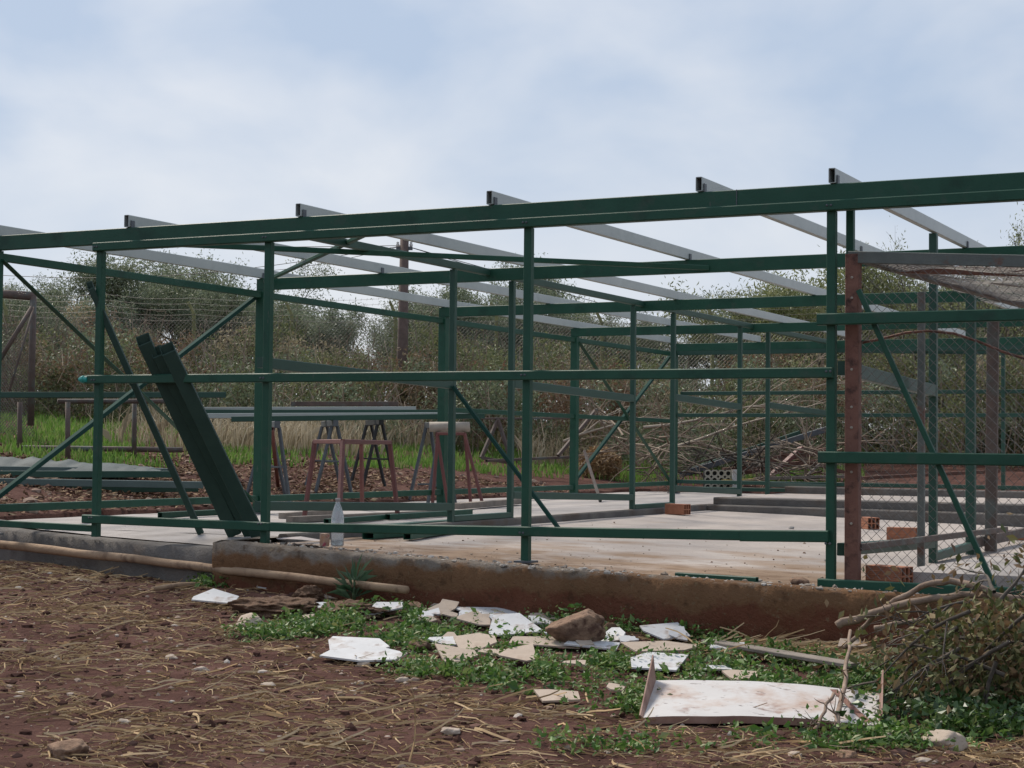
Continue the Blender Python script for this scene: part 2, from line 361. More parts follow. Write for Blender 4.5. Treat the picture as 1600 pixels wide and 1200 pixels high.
# step up to the side slab and kerbs behind the room
def kerb(name, a, b, w_, h_, m, lab): 
    o = Geo().prism(a, b, w_, h_, ch=.012).build(name, m); return tag(o, kind='structure', label=lab)
kerb('floor_step', (2.42, .36, -.01), (2.42, 9.0, .0), .08, .21, CFACE, 'low concrete step between the two floor slabs')
kerb('kerb', (2.46, 8.86, .0), (9.6, 8.86, -.04), .22, .20, CFACE, 'lower grey concrete kerb behind the room')
kerb('kerb', (2.46, 9.12, .055), (9.6, 9.12, .05), .30, .25, CFACE, 'upper grey concrete kerb behind the room')
b2 = sheet('rear_floor_slab', axis([(2.45, 14, .5)]), axis([(9.2, 15.0, .5)]), lambda x, y: .17+.004*(y-9), CONC, 0); tag(b2, kind='structure', label='pale concrete floor slab of the rear room')
kerb('kerb', (2.5, 11.6, .20), (12, 11.6, .18), .25, .14, CFACE, 'grey concrete kerb across the rear slab')
# loose concrete step inside the wire cage
st = Geo(); q = [(6.78, .32), (7.75, .30), (7.75, 2.0), (7.0, 2.15)]
st.add([(x, y, .015) for x, y in q] + [(x-.02, y-.03, -.22) for x, y in q], [(0, 1, 2, 3), (4, 5, 1, 0), (5, 6, 2, 1), (6, 7, 3, 2), (7, 4, 0, 3)])
tag(st.build('concrete_step', CONCL), 'grey concrete step behind the rust brown post', 'step')

# ------------------------------------------------------------------ the steel frame
frame = empty('steel_shed', (0, 0, .08), 'dark green steel frame of an unfinished shed with roof purlins coloured pale as sky sheen', 'shed frame')
BAY = 3.48; PY = [i*BAY for i in range(5)]; ZB = 2.29
def part(name, a, b, w_, h_, m=None, up=(0, 0, 1), hollow=0, ch=.004, label=None):
    o = Geo().prism(a, b, w_, h_, up, ch, hollow).build(name, m or GREEN, frame)
    if label: o['label'] = label
    return o
Yv = (0, 1, 0)
def plate(x, y, z, s=.07, on=None):
    Geo().prism((x, y, z-.002), (x, y, z+.010), s*2, s*2, Yv).build('base_plate', GREYMETAL, on or frame)
# main posts of the side wall and the beams they carry
for i, y in enumerate(PY):
    plate(0, y, zL(y)+.004, .075, part('post', (0, y, .07), (0, y, ZB-.112), .09, .09, up=Yv))
XE = 9.4
for i, y in enumerate(PY): part('beam', (-.05, y, ZB-.056), (XE if i < 3 else XE+3, y, ZB-.056), .05, .11)
# roof purlins, open tubes on top of the beams
PURL = {x: part('purlin', (x, -.04, ZB+.046), (x, PY[4]+.06, ZB+.046), .042, .088, SKYSHEEN, hollow=.004) for x in (-.01, 1.29, 2.78, 4.26, 5.70, 6.53, 8.1)}
# side wall rails
for a, b in zip(PY[:-1], PY[1:]):
    part('side_rail', (0, a+.047, 2.135), (0, b-.047, 2.135), .05, .06)
    part('side_rail', (0, a+.047, .225), (0, b-.047, .225 if a < 9 else .235), .05, .06)
for a, b in ((PY[2], PY[3]), (PY[3], PY[4])): part('side_rail', (0, a+.047, 1.145), (0, b-.047, 1.145), .05, .055)
# crossed wind braces in the side wall
for i in (0, 3):
    part('brace', (.045, PY[i]+.02, 2.11), (.045, PY[i+1]-.03, .14), .012, .05, up=(1, 0, 0))
    part('brace', (-.045, PY[i+1]-.02, 2.13), (-.045, PY[i]+.05, .27), .035, .05, BRACE, up=(1, 0, 0))
# crossed braces under the roof
part('roof_brace', (.05, BAY-.03, ZB-.03), (3.55, .06, ZB-.03), .04, .03)
part('roof_brace', (1.0, .06, ZB-.075), (4.45, BAY-.03, ZB-.075), .04, .04)
# front wall
FX = [1.03, 2.52, 4.53, 6.52]; FZ = [.045, .05, -.005, -.06]
FP = [part('post', (x, 0, z), (x, 0, 2.128), .052, .052, up=Yv) for x, z in zip(FX, FZ)]
plate(4.53, 0, zA(4.53)+.012, .06, FP[2])
part('front_top_rail', (1.0, -.03, 2.158), (XE, -.03, 2.158), .07, .062, ch=.006)
mr_ = part('front_rail', (.95, -.047, 1.19), (6.54, -.047, 1.178), .04, .062, ch=.006)
g = Geo().lathe([(0, -.05), (.014, -.045), (.026, -.02), (.03, .0), (.022, .01), (.03, .02), (.03, .045), (0, .05)], n=10)
g.v = [Vector((.93 + q.z, -.047 + q.x, 1.19 + q.y)) for q in g.v]
g.build('end_cap', TEAL, mr_)['label'] = 'teal plastic cap on the end of the middle front rail'
part('front_rail', (.95, -.047, .175), (2.6, -.047, .165), .04, .062, ch=.006)
part('front_rail', (2.602, -.047, .165), (5.98, -.047, .215), .04, .062, ch=.006)
part('front_rail', (5.982, -.047, .213), (6.52, -.047, .225), .046, .068, ch=.006)
part('front_rail', (.05, .0, .115), (1.0, .0, .105), .04, .05)
for x, fp_ in zip(FX, FP):
    for z in (1.185, .185, 2.158):
        for dx in (-.012, .012):
            g = Geo().lathe([(0, -.007), (.0055, -.006), (.008, -.002), (.008, .002)], n=8)
            yb_ = -.067 if z < 2 else -.065
            g.v = [Vector((x+dx + q.x, yb_ + q.z, z + q.y)) for q in g.v]; g.build('bolt', GREYMETAL, fp_)
for x in (-.01, 1.29, 2.78, 4.26, 5.70, 6.53):      # cleats that hold the purlins on the first two beams
    for y in (0, BAY): Geo().prism((x+.026, y-.02, ZB+.001), (x+.026, y+.02, ZB+.001), .006, .10).build('cleat', GREYMETAL, PURL[x])
Geo().prism((5.935, -.027, ZB-.056), (5.94, -.027, ZB-.056), .006, .112).build('beam_splice', GREYMETAL, frame)
# front wall beyond the corner post, with rails at other heights
part('post', (6.585, .16, -.04), (6.585, .16, ZB-.01), .045, .045, up=Yv)
for z, e in ((1.49, 6.45), (.685, 6.46), (-.055, 6.46)): part('front_rail', (e, -.05, z), (XE, -.05, z-.005), .045, .068, ch=.006)
part('brace', (6.68, .0, 1.66), (7.49, .0, -.10), .03, .032, up=(0, 1, 0))
# partition along the first room
PX = 2.41; PP = [2.83, 3.92, 6.70, 7.82, 10.0, 11.05, 13.8]
for y in PP: part('post', (PX, y, .09), (PX, y, ZB-.07), .05, .05, GREEN_FAR, up=Yv)
part('partition_top', (PX, .05, ZB-.035), (PX, PY[4], ZB-.035), .05, .06, GREEN_FAR)
for a, b in ((.03, PP[0]), (PP[1], PP[2]), (PP[3], PP[4]), (PP[5], PP[6])):
    part('partition_rail', (PX, a+.028, 1.30), (PX, b-.028, 1.25), .05, .075, GREEN_FAR)
    part('partition_rail', (PX, a+.028, .30), (PX, b-.028, .225), .05, .065, GREEN_FAR)
for a, b in ((PP[0], PP[1]), (PP[2], PP[3])): part('threshold', (PX, a+.028, .125), (PX, b-.028, .125), .05, .05, GREEN_FAR)
part('brace', (PX+.03, PP[0]-.04, 1.23), (3.40, 2.95, .015), .045, .03, BRACE)
# partition behind the corner post
QX = 6.53
for y, t in ((2.47, ZB-.005), (3.70, ZB-.115)): part('post', (QX, y, -.07), (QX, y, t), .055 if y < 3 else .07, .055 if y < 3 else .07, GREEN_FAR, up=Yv)
part('post', (6.62, 1.75, -.07), (6.62, 1.75, 1.80), .045, .045, OLDGREY, up=Yv)
part('partition_rail', (QX, .17, .14), (QX, 2.44, .08), .05, .075, GREEN_FAR); part('partition_rail', (QX, .17, 1.215), (QX, 2.44, 1.16), .05, .085, GREEN_FAR)
part('threshold', (QX, 2.5, -.02), (QX, 3.66, .0), .05, .06, GREEN_FAR)
part('partition_rail', (QX, 3.74, .02), (QX, 8.5, .02), .05, .08, OLDRUST)
# rear wall rails and posts
for z in (2.155, 1.56, 1.235, .26, .16): part('rear_rail', (.05 if z > 2 else .06, PY[4]+ (.0 if z not in (.16, 1.56) else .12), z), (XE+3, PY[4]+(.0 if z not in (.16, 1.56) else .12), z), .045, .055 if z < 2 else .075, GREEN_FAR)
for x in (4.75, 6.6, 8.3, 10.2): part('post', (x, PY[4]+.06, .17), (x, PY[4]+.06, ZB-.112), .05, .05, GREEN_FAR, up=Yv)
part('beam', (2.4, PY[4]+1.9, 2.28), (XE+3, PY[4]+1.9, 2.20), .05, .09, GREEN_FAR); part('beam', (.0, PY[4]+.3, 2.24), (6.0, PY[4]+3.5, 2.24), .05, .08, GREEN_FAR)

# ------------------------------------------------------------------ wire mesh
def mesh_wires(geo, o, u, v, W, H, pitch, r, sag=.0):
    """chain link as two families of diagonal wires over the rectangle o + u*[0,W] + v*[0,H]"""
    u, v = Vector(u).normalized(), Vector(v).normalized(); nn = u.cross(v)
    for fam in (1, -1):
        c = -H if fam == 1 else 0
        while c < (W if fam == 1 else W+H):
            pts = []
            t0 = max(0, -c if fam == 1 else c-W); t1 = min(H, W-c if fam == 1 else c)
            if t1-t0 > pitch*.4:
                k = max(2, int((t1-t0)/.35)+1); 
                for i in range(k+1):
                    t = t0+(t1-t0)*i/k; s_ = c+t if fam == 1 else c-t
                    pts.append(Vector(o)+u*s_+v*t+nn*(fam*r*.8+sag*noise.noise((s_*1.7, t*1.7, 0))))
                geo.tube(pts, r, 3, False)
            c += pitch
    return geo

# old wire cage in front
cage = empty('wire_cage', (6.65, .06, -.05), 'old chain link cage with a rust brown corner post and sagging rusty top rails', 'cage')
def cpart(name, a, b, w_, h_, m, up=(0, 0, 1), label=None):
    o = Geo().prism(a, b, w_, h_, up).build(name, m, cage)
    if label: o['label'] = label
    return o
cp = Geo(); cp.prism((6.625, .05, -.05), (6.625, .05, 1.88), .078, .012, Yv); cp.prism((6.660, .088, -.05), (6.660, .088, 1.88), .010, .07, Yv)
cpo = cp.build('corner_post', RUST, cage); cpo['label'] = 'red brown rusty angle iron post'
for z in (1.74, 1.62, 1.2, .98, .86, .60, .3):
    g = Geo().lathe([(0, -.006), (.008, -.004), (.008, .004), (0, .006)], n=8)
    g.v = [Vector((6.628 + q.x, .042 + q.z, z + q.y)) for q in g.v]
    g.build('bolt', ROLLM, cpo)
cpart('top_rail', (6.60, .05, 1.862), (9.2, .10, 1.70), .012, .07, OLDGREY); cpart('top_rail', (6.72, .69, 1.85), (9.2, .80, 1.70), .04, .05, RUST)
cpart('side_top_rail', (6.675, .1, 1.855), (7.15, 4.9, 1.82), .06, .05, OLDRUST)
cpart('post', (6.60, 4.1, -.06), (6.62, 4.1, 1.83), .09, .05, OLDRUST, Yv, 'dull brown rear post of the cage'); cpart('side_rail', (6.66, .1, .16), (6.72, 4.1, .12), .03, .04, OLDRUST)
mg = Geo(); mesh_wires(mg, (6.67, .085, -.02), (1, .012, 0), (0, 0, 1), 2.5, 1.85, .06, .0017, .012)
tag(mg.build('chain_link', WIRE, cage), kind='stuff')
mg = Geo(); mesh_wires(mg, (6.68, .12, 1.83), (1, 0, -.04), (.06, 1, 0), 2.4, 3.4, .06, .0022, .05)
tag(mg.build('roof_mesh', WIRE, cage), kind='stuff')
rod = Geo().tube([at(1338, 537, y=.12), at(1375, 530, y=.12), at(1415, 520, y=.12), at(1450, 517, y=.12), at(1490, 521, y=.14), at(1530, 534, y=.16), at(1565, 549, y=.18), at(1600, 560, y=.2), at(1680, 580, y=.2)], .008, 6)
tag(rod.build('bent_rod', RUST, None, True), 'long thin bent rusty rod arching across the chain link', 'rod')

# ------------------------------------------------------------------ tubes leaning on the front wall and loose steel
def rhs(name, a, b, w_, h_, m, label, cat='steel tube', group=None, up=(0, 0, 1), hollow=.005, mitre=0):
    o = Geo().prism(a, b, w_, h_, up, .004, hollow, mitre).build(name, m); return tag(o, label, cat, group)
LG = 'box tubes leaning against the front rail'
DARKG = mat('dark_green_tube', [(.020, .044, .034), (.032, .062, .048)], 5, .6, .08, 50, spec=.2)  # darker, greyer green for the leaning tubes and one offcut
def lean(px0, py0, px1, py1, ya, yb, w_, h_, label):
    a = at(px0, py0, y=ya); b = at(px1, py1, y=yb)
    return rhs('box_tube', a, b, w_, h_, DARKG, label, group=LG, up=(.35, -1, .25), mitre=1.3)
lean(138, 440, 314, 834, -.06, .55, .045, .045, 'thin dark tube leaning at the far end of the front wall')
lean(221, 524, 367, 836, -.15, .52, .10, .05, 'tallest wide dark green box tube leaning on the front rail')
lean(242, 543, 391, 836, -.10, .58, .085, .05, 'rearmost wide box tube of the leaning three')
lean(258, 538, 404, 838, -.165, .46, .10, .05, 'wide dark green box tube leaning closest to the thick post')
def flat(name, px0, py0, px1, py1, z, w_, h_, m, label, cat='steel tube', group=None, hollow=.005):
    a = at(px0, py0, z=z+h_/2); b = at(px1, py1, z=z+h_/2); return rhs(name, a, b, w_, h_, m, label, cat, group, hollow=hollow)
FG = 'cut box tubes lying on the floor slab'
ZL_ = .085
flat('box_tube', 590, 826, 772, 812, ZL_-.05, .11, .06, GREEN, 'broad green box tube lying on the slab, open end toward the bottle', group=FG)
flat('box_tube', 575, 836, 700, 826, .035, .10, .06, GREEN, 'short broad green tube on the slab in front of the others', group=FG)
flat('box_tube', 636, 838, 700, 829, .035, .06, .05, GREEN, 'small square green tube with its dark open end beside the broad tubes', group=FG)
flat('box_tube', 606, 808, 735, 800, .09, .05, .05, GREEN, 'thin green tube lying behind the broad tubes on the slab', group=FG)
flat('box_tube', 510, 815, 600, 808, .09, .05, .045, GREEN, 'short green tube lying on the slab behind the bottle', group=FG)
flat('box_tube', 250, 805, 345, 800, .085, .05, .05, GREEN, 'short green tube on the slab behind the leaning tubes', group=FG)
flat('box_tube', 480, 836, 520, 829, .04, .05, .03, DARKG, 'dark offcut on the slab between the corner of the wall and the bottle', group=FG)
flat('steel_angle', 1057, 898, 1183, 906, zA(5.8)+.004, .035, .03, GREEN, 'grey green steel offcut lying alone at the edge of the muddy slab', 'steel offcut')
def board(name, px0, py0, px1, py1, z, w_, h_, m, label, cat='board', group=None):
    a = at(px0, py0, z=z+h_/2); b = at(px1, py1, z=z+h_/2); o = Geo().prism(a, b, w_, h_, ch=.003).build(name, m); return tag(o, label, cat, group)
board('timber_batten', 452, 812, 690, 801, .088, .07, .05, WOODGREY, 'long grey timber batten lying on the slab under the red stand')
board('timber_batten', 440, 806, 520, 800, .088, .06, .05, WOODGREY, 'short dark ended batten beside the long batten on the slab')
board('timber_batten', 712, 791, 812, 783, .10, .10, .06, WOODGREY, 'pale grey batten on the slab beside the thick post with the paint roll behind')
board('yellow_batten', 385, 767, 440, 770, .16, .04, .03, YELLOW, 'yellow batten on the soil behind the thick front post')

# ------------------------------------------------------------------ bottle, carton, bricks
bl = at(527, 852, y=.16); bl.z = zA(bl.x)+.014
bt = empty('water_bottle', bl, 'clear plastic water bottle standing on the slab edge', 'bottle')
g = Geo().lathe([(0, .002), (.036, 0), (.044, .008), (.044, .06), (.0425, .066), (.044, .072), (.044, .19), (.041, .215), (.030, .255), (.019, .285), (.0145, .296), (.0145, .315), (.0125, .315), (.0125, .296), (.017, .284), (.028, .254), (.039, .215), (.042, .19), (.042, .01), (0, .006)], bl, 24); g.build('bottle_body', PET, bt, True)
Geo().lathe([(0, .0075), (.041, .011), (.0412, .125), (0, .1255)], bl, 24).build('water', WATER, bt, True)
Geo().lathe([(0, .330), (.0165, .329), (.0175, .325), (.0175, .306), (.0160, .306)], bl, 16).build('cap', PAPER, bt, True)
Geo().lathe([(.0445, .165), (.0448, .165), (.0448, .10), (.0445, .10)], bl, 24)
cb = at(507, 851, y=.14); cb.z = zA(cb.x)+.012
g = Geo().prism(cb, cb+Vector((0, 0, .085)), .055, .045, (0.3, 1, 0), .003); tag(g.build('carton', CARTON), 'small printed drink carton standing beside the water bottle', 'carton')
g = Geo(); c0 = at(470, 846, z=.06); random.seed(3)
pp = [c0 + Vector((.16*math.cos(t)*(1+.3*random.random()), .12*math.sin(t)*(1+.3*random.random()), .004+.02*random.random())) for t in np.linspace(0, 6.28, 12)[:-1]]
g.add([c0+Vector((0, 0, .035))]+pp, [(0, i+1, (i+1) % 11+1) for i in range(11)]); tag(g.build('paper_scrap', PAPER), 'crumpled grey scrap lying on the slab corner next to the carton', 'paper')
def brick(px, py, zf, rz, label, tilt=0, L_=.25, W_=.12, H_=.11, on=None):
    p = on or at(px, py, z=zf); g = Geo(); t = .012; n1, n2 = 3, 2
    # clay box whose end faces carry two rows of deep square cells
    xs = L_/2; g.add([(sx*xs, sy*W_/2, z) for sx in (-1, 1) for sy in (-1, 1) for z in (0, H_)], [(0, 1, 3, 2)[::-1] if False else (0, 2, 6, 4), (1, 5, 7, 3), (0, 4, 5, 1), (2, 3, 7, 6)])
    for sx in (-1, 1):
        ys = np.linspace(-W_/2, W_/2, n1+1); zs = np.linspace(0, H_, n2+1); x = sx*xs
        for i in range(n1):
            for j in range(n2):
                y0, y1, z0, z1 = ys[i], ys[i+1], zs[j], zs[j+1]; o_ = [(x, y0, z0), (x, y1, z0), (x, y1, z1), (x, y0, z1)]
                k = .006; i_ = [(x, y0+k, z0+k), (x, y1-k, z0+k), (x, y1-k, z1-k), (x, y0+k, z1-k)]; d_ = [(q[0]-sx*.09, q[1], q[2]) for q in i_]
                f = [(a, (a+1) % 4, (a+1) % 4+4, a+4) for a in range(4)] + [(a+4, (a+1) % 4+4, (a+1) % 4+8, a+8) for a in range(4)] + [(8, 9, 10, 11)]
                g.add(o_+i_+d_, f)
    # shallow grooves along the sides
    for sy in (-1, 1):
        for z in (.03, .055, .08): g.add([(-xs+.002, sy*(W_/2+.0006), z-.004), (xs-.002, sy*(W_/2+.0006), z-.004), (xs-.002, sy*(W_/2+.002), z), (-xs+.002, sy*(W_/2+.002), z), (xs-.002, sy*(W_/2+.0006), z+.004), (-xs+.002, sy*(W_/2+.0006), z+.004)], [(0, 1, 2, 3), (3, 2, 4, 5)])
    o = mesh_obj('hollow_brick', g.v, g.f, BRICK); o.location = p; o.rotation_euler = (tilt, 0, rz); return tag(o, label, 'brick', 'hollow clay bricks on the floor slab')
brick(1052, 803, zA(2.6)+.004, -.25, 'orange hollow brick alone at the step below the middle of the frame', on=Vector((2.66, 7.35, zA(2.6)+.004)))
brick(1357, 826, zA(4.9)+.004, -.9, 'small looking orange hollow brick with its holes facing out, farthest behind the chain link')
brick(1410, 844, zA(5.7)+.004, .05, 'orange hollow brick lying flat behind the chain link, longest side shown')
brick(1362, 906, zA(6.7)+.012, -.35, 'orange hollow brick beside the foot of the rust brown post', on=Vector((6.80, .24, zA(6.8)+.012)))
brick(1580, 843, zA(6.5)+.004, .05, 'flat red brick lying on the floor farthest along the chain link', H_=.05)
def blob(name, p, sx, sy, sz, m, label, cat, group=None, seed=0, rz=0, det=3, amp=.28, sink=.25, freq=1.6, nface=9):
    random.seed(seed); import bmesh
    bm = bmesh.new(); bmesh.ops.create_icosphere(bm, subdivisions=det, radius=1)
    PL = [(Vector((random.gauss(0, 1), random.gauss(0, 1), random.gauss(0, 1))).normalized(), random.uniform(.62, .86)) for _ in range(nface)]
    for v in bm.verts:
        d = v.co.normalized(); k = 1 + amp*noise.noise(d*freq+Vector((seed*3.1, seed, 0))) + amp*.45*noise.noise(d*freq*2.7+Vector((0, seed*2, 5)))
        for nn, lim in PL:      # broken faces
            e = d.dot(nn)*k
            if e > lim: k *= lim/e
        k *= 1+.03*noise.noise(d*9+Vector((seed, 0, 0)))
        v.co = Vector((d.x*sx, d.y*sy, d.z*sz))*k
    me = bpy.data.meshes.new(name); bm.to_mesh(me); bm.free(); me.materials.append(m)
    for pl in me.polygons: pl.use_smooth = True
    o = link(bpy.data.objects.new(name, me)); o.location = Vector(p)+Vector((0, 0, sz*(1-sink)-.01)); o.rotation_euler = (0, 0, rz); return tag(o, label, cat, group)
for i, (px, py, s_, m, lab) in enumerate([(1249, 913, .05, ROCK, 'small ochre stone on the edge of the muddy slab'), (1408, 890, .05, ROCK, 'brown lump of clay on the slab behind the chain link'), (1425, 893, .04, ROCK, 'smaller brown clod beside the post behind the chain link'), (1340, 810, .07, ROCKG, 'rounded grey stone on the slab behind the rust brown post'), (1237, 829, .025, ROCKG, 'tiny grey stone alone on the pale slab'), (680, 842, .02, ROCKG, 'small grey pebble on the slab in front of the cut tubes')]):
    p = at(px, py, y=-.20) if px == 1249 else at(px, py, z=zA(5)); p.z = zA(p.x)+.004; blob('stone', p, s_*1.3, s_, s_*.8, m, lab, 'stone', seed=40+i, det=2)

# ------------------------------------------------------------------ stands and steel outside the side wall
def stand(name, tops, feet, m, label, r=.022, bars=None):
    c = sum((Vector(f) for f in feet), Vector())/len(feet); c.z = min(f[2] for f in feet); e = empty(name, c, label, 'trestle')
    for t, f in zip(tops, feet): Geo().prism(f, t, r*1.7, r*1.7, Yv).build('leg', m, e)
    for a, b in (bars or [(0, 1), (1, 2), (2, 3), (3, 0)]): Geo().prism(tops[a] if isinstance(a, int) else a, tops[b] if isinstance(b, int) else b, r*1.7, r*1.7).build('top_bar', m, e)
    return e
# red stool-like stand on the slab
z = .09; F = [at(475, 812, z=z), at(529, 828, z=z), at(622, 811, z=z), at(566, 797, z=z)]
ctr = sum(F, Vector())/4; T = [Vector((ctr.x+(f.x-ctr.x)*.80, ctr.y+(f.y-ctr.y)*.80, .76)) for f in F]
stand('red_stand', T, F, REDMETAL, 'red painted four legged steel stand on the slab behind the bottle', .02)
def gz(x, y, dz=0): return Vector((x, y, hgt(x, y)+dz))
def atd(px, py, d): return at(px, py, d=d)
# grey trestles carrying the long tubes
TZ = []
def trestle(px, d, topy, label, m, half=.22, along=.25):
    c = atd(px, topy, d); e = empty('trestle', gz(c.x, c.y), label, 'trestle', 'trestles outside the side wall'); t = Vector((.75, .66, 0)); n_ = Vector((-.66, .75, 0))
    Geo().prism(c-n_*.5, c+n_*.5, .06, .07).build('top_bar', m, e)
    for s1 in (-1, 1):
        for s2 in (-1, 1):
            q = c+n_*.42*s1+t*half*s2; q.z = hgt(q.x, q.y)-.02; Geo().prism(c+n_*.40*s1+t*.03*s2-Vector((0, 0, .03)), q, .034, .034, Yv).build('leg', m, e)
        a = c+n_*.41*s1+t*half*.55; b = c+n_*.41*s1-t*half*.55; a.z = b.z = (c.z*.45+hgt(c.x, c.y)*.55); Geo().prism(a, b, .02, .02).build('stretcher', m, e)
    return c
ZT = []
for px, d, ty, lab, m in ((425, 18.6, 664, 'grey steel trestle beside the thick front post under the long tubes', GREYMETAL), (515, 20.2, 662, 'grey steel trestle under the middle of the long tubes, behind the red stand', GREYMETAL), (585, 21.4, 660, 'black steel trestle under the long tubes, farthest back', BLACK), (680, 20.3, 664, 'grey steel trestle at the end of the long tubes next to the paint roll', GREYMETAL)):
    ZT.append(trestle(px, d, ty, lab, m))
LT = 'long green tubes laid across the trestles'
for i, (px0, y0, px1, y1, d0, d1, w_, lab) in enumerate([(318, 640, 650, 639, 21.2, 21.3, .09, 'long green tube farthest back across the trestles'), (312, 644, 700, 644, 20.8, 20.9, .09, 'second long green tube on the trestles'), (316, 650, 735, 648, 20.3, 20.4, .09, 'third long green tube on the trestles, reaching past the paint roll'), (362, 655, 757, 650, 19.7, 19.9, .10, 'nearest long green tube on the trestles, with a dark end')]):
    rhs('long_tube', atd(px0, y0, d0), atd(px1, y1, d1), w_, .06, SKYSHEEN if i % 2 == 0 else GREEN_FAR, lab, group=LT)
rhs('rusty_bar', atd(455, 631, 23), atd(622, 631, 23.3), .08, .06, OLDRUST, 'rusty brown bar lying beyond the long tubes on the trestles', 'steel bar')
# paint-stained roll on a red trestle at the slab edge
rc = at(705, 667, d=18.9); t = RT
g = Geo(); g.tube([rc-t*.24, rc-t*.238, rc+t*.20, rc+t*.205], [.03, .055, .055, .03], 16); tag(g.build('paint_roll', ROLLM, None, True), 'stained cardboard roll with red print lying on top of the red trestle', 'roll')
n_ = Vector((-.45, .89, 0)); F = [rc+t*(-.02)-n_*.1, rc+t*.36-n_*.15, rc+t*.22+n_*.12, rc-t*.2+n_*.1]
for f in F: f.z = .10
T = [Vector((rc.x+(i-.5)*.3*t.x+k*.12*n_.x, rc.y+(i-.5)*.3*t.y+k*.12*n_.y, rc.z-.075)) for i, k in ((0, -1), (1, -1), (1, 1), (0, 1))]
stand('red_trestle', T, F, REDMETAL, 'red trestle standing at the slab edge under the paint roll', .018)
for (px0, py0, px1, py1) in [(433, 690, 436, 775)]:
    rhs('red_bar', atd(px0-8, py0-20, 17.3), at(px1, py1, z=.13), .04, .03, REDMETAL, 'rust red bar standing at a slant beside the grey trestle', 'steel bar')
# far red triangle frame in the grass
f3 = [atd(752, 715, 26), atd(800, 724, 26), atd(778, 655, 26.2)]
e = empty('triangle_frame', f3[0], 'rusty triangular frame standing in the green grass', 'frame')
for a, b in ((0, 2), (2, 1), (0, 1)): Geo().prism(f3[a], f3[b], .05, .05).build('bar', OLDRUST, e)
Geo().prism(atd(752, 654, 26.2), atd(990, 653, 26.2), .04, .03).build('bar', OLDRUST, e)
rhs('rusty_bar', atd(760, 720, 25.6), atd(895, 714, 27), .05, .04, OLDRUST, 'rusty bar lying in the green grass before the brush', 'steel bar')
for (px0, py0, px1, py1, d) in [(932, 640, 872, 712, 27)]: rhs('rusty_bar', atd(px0, py0, d), atd(px1, py1, d-.6), .05, .05, OLDRUST, 'rusty bar propped in the brush behind the side wall', 'steel bar')
rhs('slanting_bar', atd(913, 705, 21.9), at(938, 783, z=.10), .035, .03, OLDRUST, 'thin rusty bar leaning inside the braced side wall', 'steel bar')
# pipe frame at far side with a tube laid on it
e = empty('pipe_frame', ghit(105, 716), 'brown pipe frame standing in the grass under a long tube', 'frame')
for px, py, d in ((31, 706, 21), (106, 716, 20.4), (210, 702, 21.6)):
    b = atd(px, py, d); b.z = hgt(b.x, b.y)-.05; tpt = atd(px, 628, d); Geo().tube([b, tpt], .03, 8).build('leg', OLDRUST, e, True)
Geo().tube([atd(90, 627, 21), atd(265, 627, 21.6)], .03, 8).build('top_pipe', OLDRUST, e, True)
Geo().tube([atd(31, 700, 21.3), atd(285, 703, 21.9)], .035, 8).build('ground_pipe', OLDRUST, e, True)
rhs('long_tube', atd(-60, 617, 20.5), atd(353, 617, 20.9), .09, .07, GREEN_FAR, 'single long green tube laid over the brown pipe frame')
# stack of tubes with a tarpaulin
TEALTUBE = mat('blue_green_tube', [(.05, .085, .08), (.08, .12, .115)], 3, .4, spec=.5)
SG = 'green tubes stacked on the soil by the tarpaulin'
for px0, py0, px1, py1, d, m, lab in [(-40, 752, 318, 758, 17.0, TEALTUBE, 'pale tube at the bottom of the soil stack, nearest the slab'), (-40, 741, 275, 741, 17.6, GREEN_FAR, 'dark tube in the middle of the soil stack'), (-40, 733, 262, 737, 18.1, TEALTUBE, 'pale tube directly under the tarpaulin'), (-40, 766, 310, 763, 17.2, GREEN_FAR, 'dark tube lying lowest under the pale tube of the soil stack')]:
    rhs('long_tube', atd(px0, py0, d), atd(px1, py1, d+.4), .10, .07, m, lab, group=SG)
rhs('short_tube', atd(10, 776, 16.6), atd(95, 776, 16.8), .08, .06, SKYSHEEN, 'short pale tube on the soil by the foot of the crossed brace')
g = Geo(); nU, nV = 40, 8; c0, c1 = atd(-60, 730, 18.6), atd(258, 732, 18.6)
for i in range(nU+1):
    for j in range(nV+1):
        u, v_ = i/nU, j/nV; p = c0.lerp(c1, u) + FW*(v_-.5)*.8
        p.z = c0.z + .12*math.sin(math.pi*v_)**.6*(1-.75*u**3)*(1+.5*noise.noise((u*9, v_*3, 1))) - .03 + .025*noise.noise((u*22, v_*6, 3)); g.v.append(p)
g.f = [(i*(nV+1)+j, (i+1)*(nV+1)+j, (i+1)*(nV+1)+j+1, i*(nV+1)+j+1) for i in range(nU) for j in range(nV)]
tag(g.build('tarpaulin', TARP, None, True), 'crumpled grey tarpaulin spread over the stacked tubes', 'tarpaulin')
# old wire pen at the far side
pen = empty('wire_pen', ghit(40, 705), 'old grey wire pen with a rusty pipe frame beyond the pipe frame', 'pen')
P0, P1 = atd(-90, 452, 24), atd(52, 463, 23.2); G1 = atd(48, 665, 23.2); G0 = atd(-90, 665, 24)
for a, b, r_ in ((P0, P1, .06), (P1, G1, .045), (atd(50, 480, 23), atd(0, 562, 22.8), .03), (atd(53, 480, 23), atd(15, 610, 22.6), .015)): Geo().tube([a, b], r_, 8).build('pipe', OLDRUST, pen, True)
mg = Geo(); mesh_wires(mg, G0, P1-P0, (0, 0, 1), (P1-P0).length, 1.5, .05, .004, .02); tag(mg.build('wire_netting', WIRE, pen), kind='stuff')

